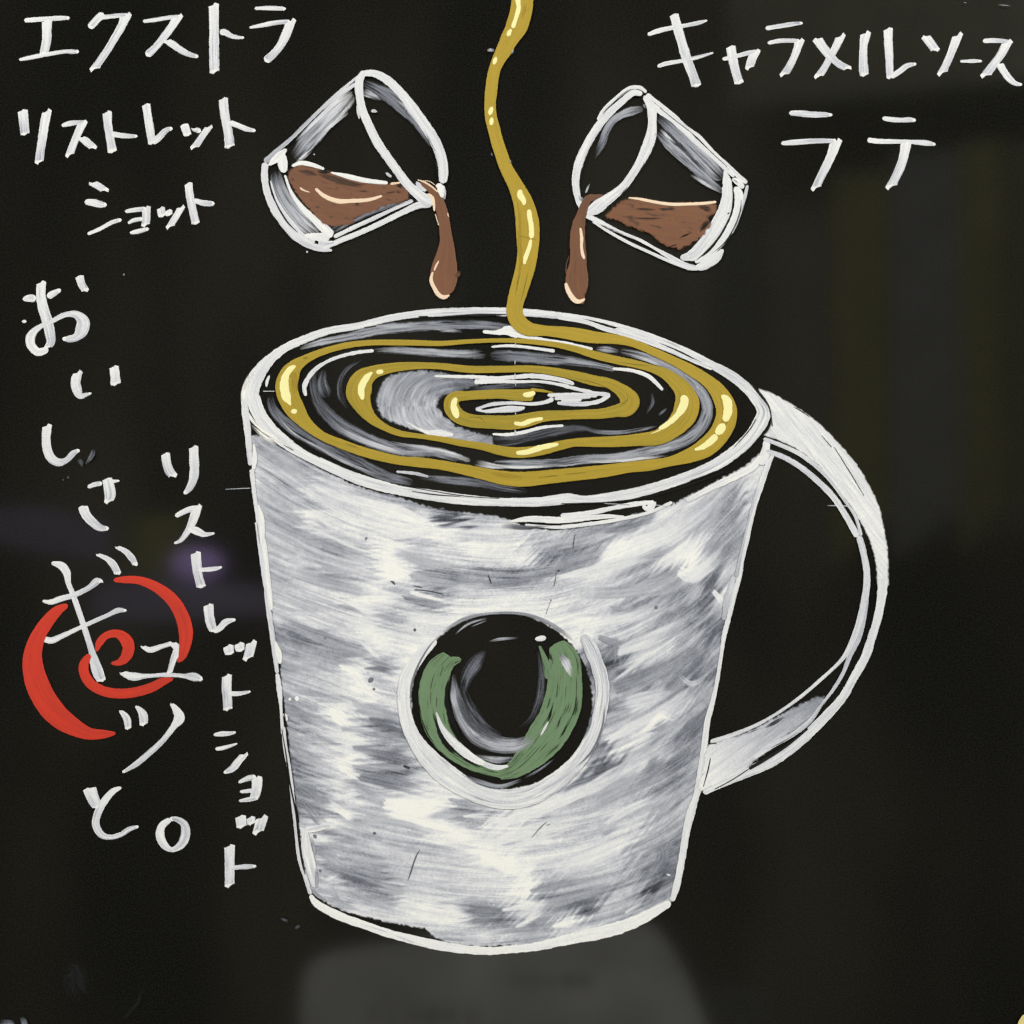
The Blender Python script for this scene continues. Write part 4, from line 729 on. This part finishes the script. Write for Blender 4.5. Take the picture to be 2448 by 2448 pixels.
p.many("W 1615 920 20, 1640 1050 90, 1640 1180 112, 1612 1310 130, 1560 1430 138, 1480 1550 134, 1400 1650 122, 1310 1735 106, 1190 1765 50", c0=.93, c1=.86, **LN)
p.many("W 1715 1080 50, 1750 1150 78, 1742 1280 78, 1702 1410 78, 1640 1530 76, 1560 1640 62, 1460 1740 50, 1330 1805 36; W 1690 1000 36, 1755 1045 64, 1795 1095 40", c0=.93, c1=.88, **LN)
p.many("W 1835 1062 24, 1815 1150 32, 1790 1260 16, 1740 1420 12, 1690 1530 8", c0=.8, c1=.6, **LN)
p.many("W 1600 1680 30, 1540 1755 86, 1450 1812 92, 1370 1850 60, 1280 1872 26; W 1490 1835 12, 1430 1860 30, 1370 1880 16", c0=.88, c1=.9, **LN)
p.many("W 275 1350 46, 420 1420 46, 600 1510 32, 800 1592 30, 960 1680 30, 1100 1760 46, 1240 1830 46, 1345 1855 36; W 345 1415 16, 500 1510 28, 700 1620 30, 900 1712 30, 1100 1802 30, 1285 1875 22", c0=.9, c1=.88, **LN)
p.many("W 1690 1060 8, 1695 1200 12, 1680 1330 16, 1620 1460 14, 1540 1590 16, 1430 1710 14, 1340 1790 8; W 1775 1200 6, 1760 1330 16, 1700 1480 14, 1620 1610 14, 1480 1730 10; W 1700 1010 12, 1740 1040 20; W 990 320 5, 1150 450 8, 1330 590 6, 1500 760 6, 1640 890 5; W 1665 1330 8, 1640 1340 14; W 420 1440 5, 560 1500 12, 640 1540 5", mat='black', c0=.2, c1=.2, thick=.00001, alpha=.9)
p.done()
p = part('coffee', g2)
p.fill(smooth_poly(parse("W 690 1190, 760 1182, 900 1212, 1060 1238, 1300 1235, 1530 1225, 1535 1330, 1470 1352, 1445 1400, 1490 1435, 1400 1560, 1250 1650, 1170 1698, 1150 1660, 1060 1655, 980 1605, 930 1540, 800 1490, 640 1430, 560 1390, 490 1388, 470 1350, 550 1285, 625 1218")[:, :2], 1), coffee_cov(.98, .17, .88), 'brown', jit=3, edge=4)
p.many("W 760 1290 12, 830 1295 26, 960 1300 14; W 960 1290 10, 1040 1296 26, 1150 1290 10; W 700 1380 10, 900 1385 20, 1050 1380 10; W 1350 1270 20, 1450 1290 50, 1500 1330 26; W 1400 1300 14, 1470 1310 30", mat='brown', c0=.32, c1=.26, soft=.5, amp=.2)
p.many("W 1370 1510 24, 1420 1450 50, 1470 1395 30; W 1170 1575 10, 1240 1545 24, 1300 1520 10; W 1080 1660 10, 1160 1630 18; W 1010 1290 8, 1045 1298 14", mat='black', c0=.2, c1=.2, soft=.35, thick=.00001)
p.done()
p = part('rim', g2)
p.many("W 865 175 30, 800 128 36, 700 135 36, 580 222 34, 450 345 30, 395 440 26; W 825 190 52, 740 178 60, 620 270 64, 480 400 72, 360 560 76, 270 720 80, 210 870 82, 185 1000 72, 190 1110 66, 215 1220 56, 240 1300 26; W 845 205 50, 908 320 84, 920 450 82, 910 580 100, 870 700 105, 805 840 88, 730 960 76, 650 1070 78, 560 1150 84, 450 1230 112, 370 1290 120, 290 1335 60", c0=.9, c1=.9, amp=.10, jit=.05)
p.many("W 215 1160 20, 235 1210 40, 250 1180 12; W 280 1140 10, 300 1090 18, 320 1045 6", c0=.8, c1=.5, dry=.3)
p.many("W 440 1225 8, 480 1210 20, 520 1195 8; W 610 1160 8, 650 1110 30, 690 1070 8; W 345 1295 14, 400 1290 20; W 930 610 5, 960 560 12; W 870 800 6, 800 930 14, 770 960 6; W 800 140 4, 690 155 8, 560 260 8, 450 380 4", mat='black', c0=.15, c1=.15, thick=.00001, alpha=.75, soft=.2)
p.done()
p = part('coffee_stream', g2)
p.stroke("X 720 245 20, 600 275 80, 490 305 120, 435 400 130, 395 520 150, 345 680 185, 325 850 222, 325 1000 242, 335 1150 245, 330 1300 262, 318 1450 325, 315 1600 350, 330 1720 290, 365 1840 150, 400 1920 60", 'brown', .72, .86, .14, jit=.05, tip=.3)
p.many("X 195 1180 8, 155 1300 14, 145 1450 20", mat='brown', c0=.6, c1=.5)
p.many("X 540 270 20, 600 290 40, 680 260 20; X 430 1700 20, 420 1780 50, 470 1740 20; X 440 820 10, 450 950 16, 455 1100 10", mat='black', c0=.2, c1=.2, soft=.5, thick=.00001, alpha=.8)
p.done()
p = part('glint', g2)
p.many("W 690 1186 12, 800 1198 24, 950 1228 28, 1100 1248 30, 1300 1245 28, 1450 1236 28, 1535 1225 22; X 368 748 38, 385 900 54, 385 1050 50, 405 1170 52, 432 1230 32; X 142 1592 38, 165 1680 62, 230 1800 78, 300 1872 72, 370 1876 60, 440 1838 20", mat='peach', c0=.92, c1=.96, amp=.06)
p.done()

# ------------------------------------------------------------------ rubbed-out marks and specks on the bare board
p = part('paint_smudge', board, 'faint grey leftovers of wiped off paint')
p.many("J 715 765 50, 750 800 70, 765 860 20; J 540 1005 16, 560 998 30; J 590 980 20, 620 968 30; i -30 900 20, 40 930 30; i 100 1000 20, 150 960 40", c0=.3, c1=.25, soft=.5, alpha=.7)
p.many("J 905 650 50, 880 720 60, 805 825 14", c0=.24, c1=.3, soft=.3, amp=.2)
p.many("G 1220 45 10, 1260 48 12; G 1600 70 6, 1690 75 14, 1800 90 8; U 310 600 20, 350 590 40, 400 600 36; U 620 580 12, 600 620 24, 592 650 8; U 360 1770 20, 375 1820 14; U 580 1850 14, 586 1900 12; I 1430 180 20, 1455 185 34", c0=.7, c1=.4, soft=.2)
p.many("s 118 1832 20, 140 1825 50, 152 1860 60, 170 1880 30; s 275 1850 6, 260 1890 10, 230 1925 8", c0=.12, c1=.10, soft=.8, amp=.04, alpha=.25)
p.many("s 0 1928 16, 14 1930 18, 30 1928 12; s 42 1916 8, 48 1926 14, 49 1940 10", c0=.18, c1=.5, soft=.5, alpha=.8)
p.many("s 1932 1912 8, 1924 1930 12, 1926 1950 14", mat='cream', c0=.4, c1=.5)
p.done()

# ------------------------------------------------------------------ unseen reflectors added behind the camera to tint the board's gloss
def plain(name, col, rough=.8, emit=0):
    m = bpy.data.materials.new(name); m.use_nodes = True; nt = m.node_tree
    pb = nt.nodes['Principled BSDF']; pb.inputs['Roughness'].default_value = rough; pb.inputs['Base Color'].default_value = (*col, 1)
    tc = nt.nodes.new('ShaderNodeTexCoord'); nz = nt.nodes.new('ShaderNodeTexNoise'); nz.inputs['Scale'].default_value = 9; nz.inputs['Detail'].default_value = 5
    mr = nt.nodes.new('ShaderNodeMapRange'); mr.inputs[1].default_value = .3; mr.inputs[2].default_value = .7; mr.inputs[3].default_value = .72; mr.inputs[4].default_value = 1.15
    mx = nt.nodes.new('ShaderNodeVectorMath'); mx.operation = 'SCALE'; mx.inputs[0].default_value = col
    nt.links.new(tc.outputs['Object'], nz.inputs['Vector']); nt.links.new(nz.outputs['Fac'], mr.inputs[0]); nt.links.new(mr.outputs[0], mx.inputs['Scale'])
    nt.links.new(mx.outputs[0], pb.inputs['Base Color'])
    if emit: pb.inputs['Emission Color'].default_value = (*col, 1); pb.inputs['Emission Strength'].default_value = emit
    return m
def slab(name, outline, y, th, mat, parent=None, bev=.004):
    """upright sheet: outline in (x, z) metres, front face towards the board."""
    n = len(outline)
    V = [(x, y, z) for x, z in outline] + [(x, y - th, z) for x, z in outline]
    F = [tuple(range(n)), tuple(range(2 * n - 1, n - 1, -1))] + [(i, i + n, (i + 1) % n + n, (i + 1) % n) for i in range(n)]
    return simple_mesh(name, V, F, mat, parent)
paper = plain('white_sheet', (.80, .80, .73)); dark = plain('sheet_ink', (.14, .14, .12))
ps = slab('reflection_sheet', smooth_poly([(-.33, -1.25), (-.325, -.72), (-.30, -.675), (-.14, -.655), (.0, -.63), (.20, -.62), (.235, -.65), (.275, -.72), (.32, -.85), (.36, -1.25)], 2), -1.2, .006, paper)  # unseen sheet, outline shaped to give the pale reflection under the mug
ps['label'] = 'unseen white sheet added for the pale reflection below the mug'; ps['category'] = 'reflector'
rr = random.Random(4)
for z, xs in ((-.713, np.arange(.0, .125, .026)), (-.765, np.arange(-.22, -.05, .03)), (-.80, np.arange(-.2, .22, .033)), (-.84, np.arange(-.22, .2, .03))):
    for x in xs:
        hgt = rr.uniform(.008, .016); wd_ = rr.uniform(.012, .022)
        simple_mesh('printed_mark', *box(x, x + wd_, -1.199, -1.1985, z - hgt / 2, z + hgt / 2), dark, ps)
sg = slab('grey_reflector', [(.33, -1.25), (.305, -.745), (.40, -.75), (.47, -1.25)], -1.25, .006, plain('reflector_grey', (.11, .11, .105)))  # second unseen slab, added for a dimmer patch in the gloss
sg['label'] = 'unseen grey slab added for the faint reflection beside the white sheet'; sg['category'] = 'sign'
K3 = 1.6
scr = empty('reflector_panels', None, 'unseen olive and slate panels added for the dim reflection right of the mug', (.85 * K3, -3, -.05 * K3)); scr['category'] = 'folding screen'  # made-up panels whose mirror image tints the right side olive
def scp(x0, x1, z0, z1, col, nm, dy=0):
    o = [(x0 - .85, z0 + .05), (x1 - .85, z0 + .14), (x1 - .85, z1 + .05), (x0 - .85, z1 + .05)]
    return slab(nm, [(x * K3, z * K3) for x, z in o], dy, .02, plain(nm, col), scr)
OL = (.36, .33, .11)
scp(.366, .465, .25, .62, (.14, .14, .12), 'grey_panel', .006); scp(.588, .694, -.10, .62, OL, 'olive_panel'); scp(.698, .817, -.09, .66, (.31, .31, .315), 'slate_panel', .005)
scp(.821, .903, -.08, .68, OL, 'olive_panel'); scp(.907, 1.3, -.05, .68, (.19, .175, .09), 'brown_panel', .004)
scp(.40, 1.3, .74, 1.1, (.38, .38, .26), 'top_panel', -.01)
def refl_sheet(pts, y, col, nm, label):  # made-up coloured sheet, placed for its reflection at the left
    o = slab(nm, [(x * 1.255, z * 1.255) for x, z in pts], y - .6, .004, plain(nm, col)); o['label'] = label; o['category'] = 'banner'; return o
refl_sheet([(-1.05, -.035), (-1.05, .005), (-.86, .01), (-.74, -.02), (-.735, -.085), (-.86, -.075)], -1.6, (.36, .31, .45), 'purple_reflector', 'wide unseen purple sheet added for the tint mirrored left of the lettering')
refl_sheet([(-.78, -.195), (-.77, -.135), (-.66, -.125), (-.42, -.14), (-.42, -.185), (-.62, -.20)], -1.62, (.46, .40, .58), 'low_purple_reflector', 'narrow unseen purple sheet added for the lower purple reflection')
refl_sheet([(-.715, -.12), (-.715, -.01), (-.585, .0), (-.58, -.12)], -1.64, (.32, .31, .09), 'olive_reflector', 'small unseen olive sheet added for the olive blotch in the gloss')
import bmesh
bm = bmesh.new(); bmesh.ops.create_uvsphere(bm, u_segments=32, v_segments=16, radius=.042)
lm = bpy.data.meshes.new('orb_globe'); bm.to_mesh(lm); bm.free(); lm.materials.append(plain('violet_glow', (.5, .36, .75), .5, 2.6))
orb = empty('violet_orb', None, 'unseen glowing violet lamp glowing across the aisle', (-.565, -1.55, -.095)); orb['category'] = 'orb'  # made-up glowing ball, bright enough to mirror as a violet patch
gl = bpy.data.objects.new('orb_globe', lm); gl.scale = (1.1, 1, .72); sc.collection.objects.link(gl); gl.parent = orb
simple_mesh('orb_cap', *box(-.018, .018, -.018, .018, .038, .07), plain('orb_cap', (.05, .05, .05)), orb)

# the far wall of the shop, unevenly toned
wm = bpy.data.materials.new('shop_wall'); wm.use_nodes = True; nt = wm.node_tree
tc = nt.nodes.new('ShaderNodeTexCoord'); mpn = nt.nodes.new('ShaderNodeMapping'); mpn.inputs['Scale'].default_value = (1.5, 1, .5)
nz = nt.nodes.new('ShaderNodeTexNoise'); nz.inputs['Scale'].default_value = 1.3; nz.inputs['Detail'].default_value = 4
rp = nt.nodes.new('ShaderNodeValToRGB'); rp.color_ramp.elements[0].position = .38; rp.color_ramp.elements[1].position = .68
rp.color_ramp.elements[0].color = (.015, .015, .013, 1); rp.color_ramp.elements[1].color = (.30, .27, .19, 1)
nt.links.new(tc.outputs['Object'], mpn.inputs[0]); nt.links.new(mpn.outputs[0], nz.inputs['Vector']); nt.links.new(nz.outputs['Fac'], rp.inputs[0])
nt.links.new(rp.outputs[0], nt.nodes['Principled BSDF'].inputs['Base Color'])
wl = simple_mesh('wall', *box(-5, 5, -4.4, -4.3, -2.5, 3), wm); wl['kind'] = 'structure'
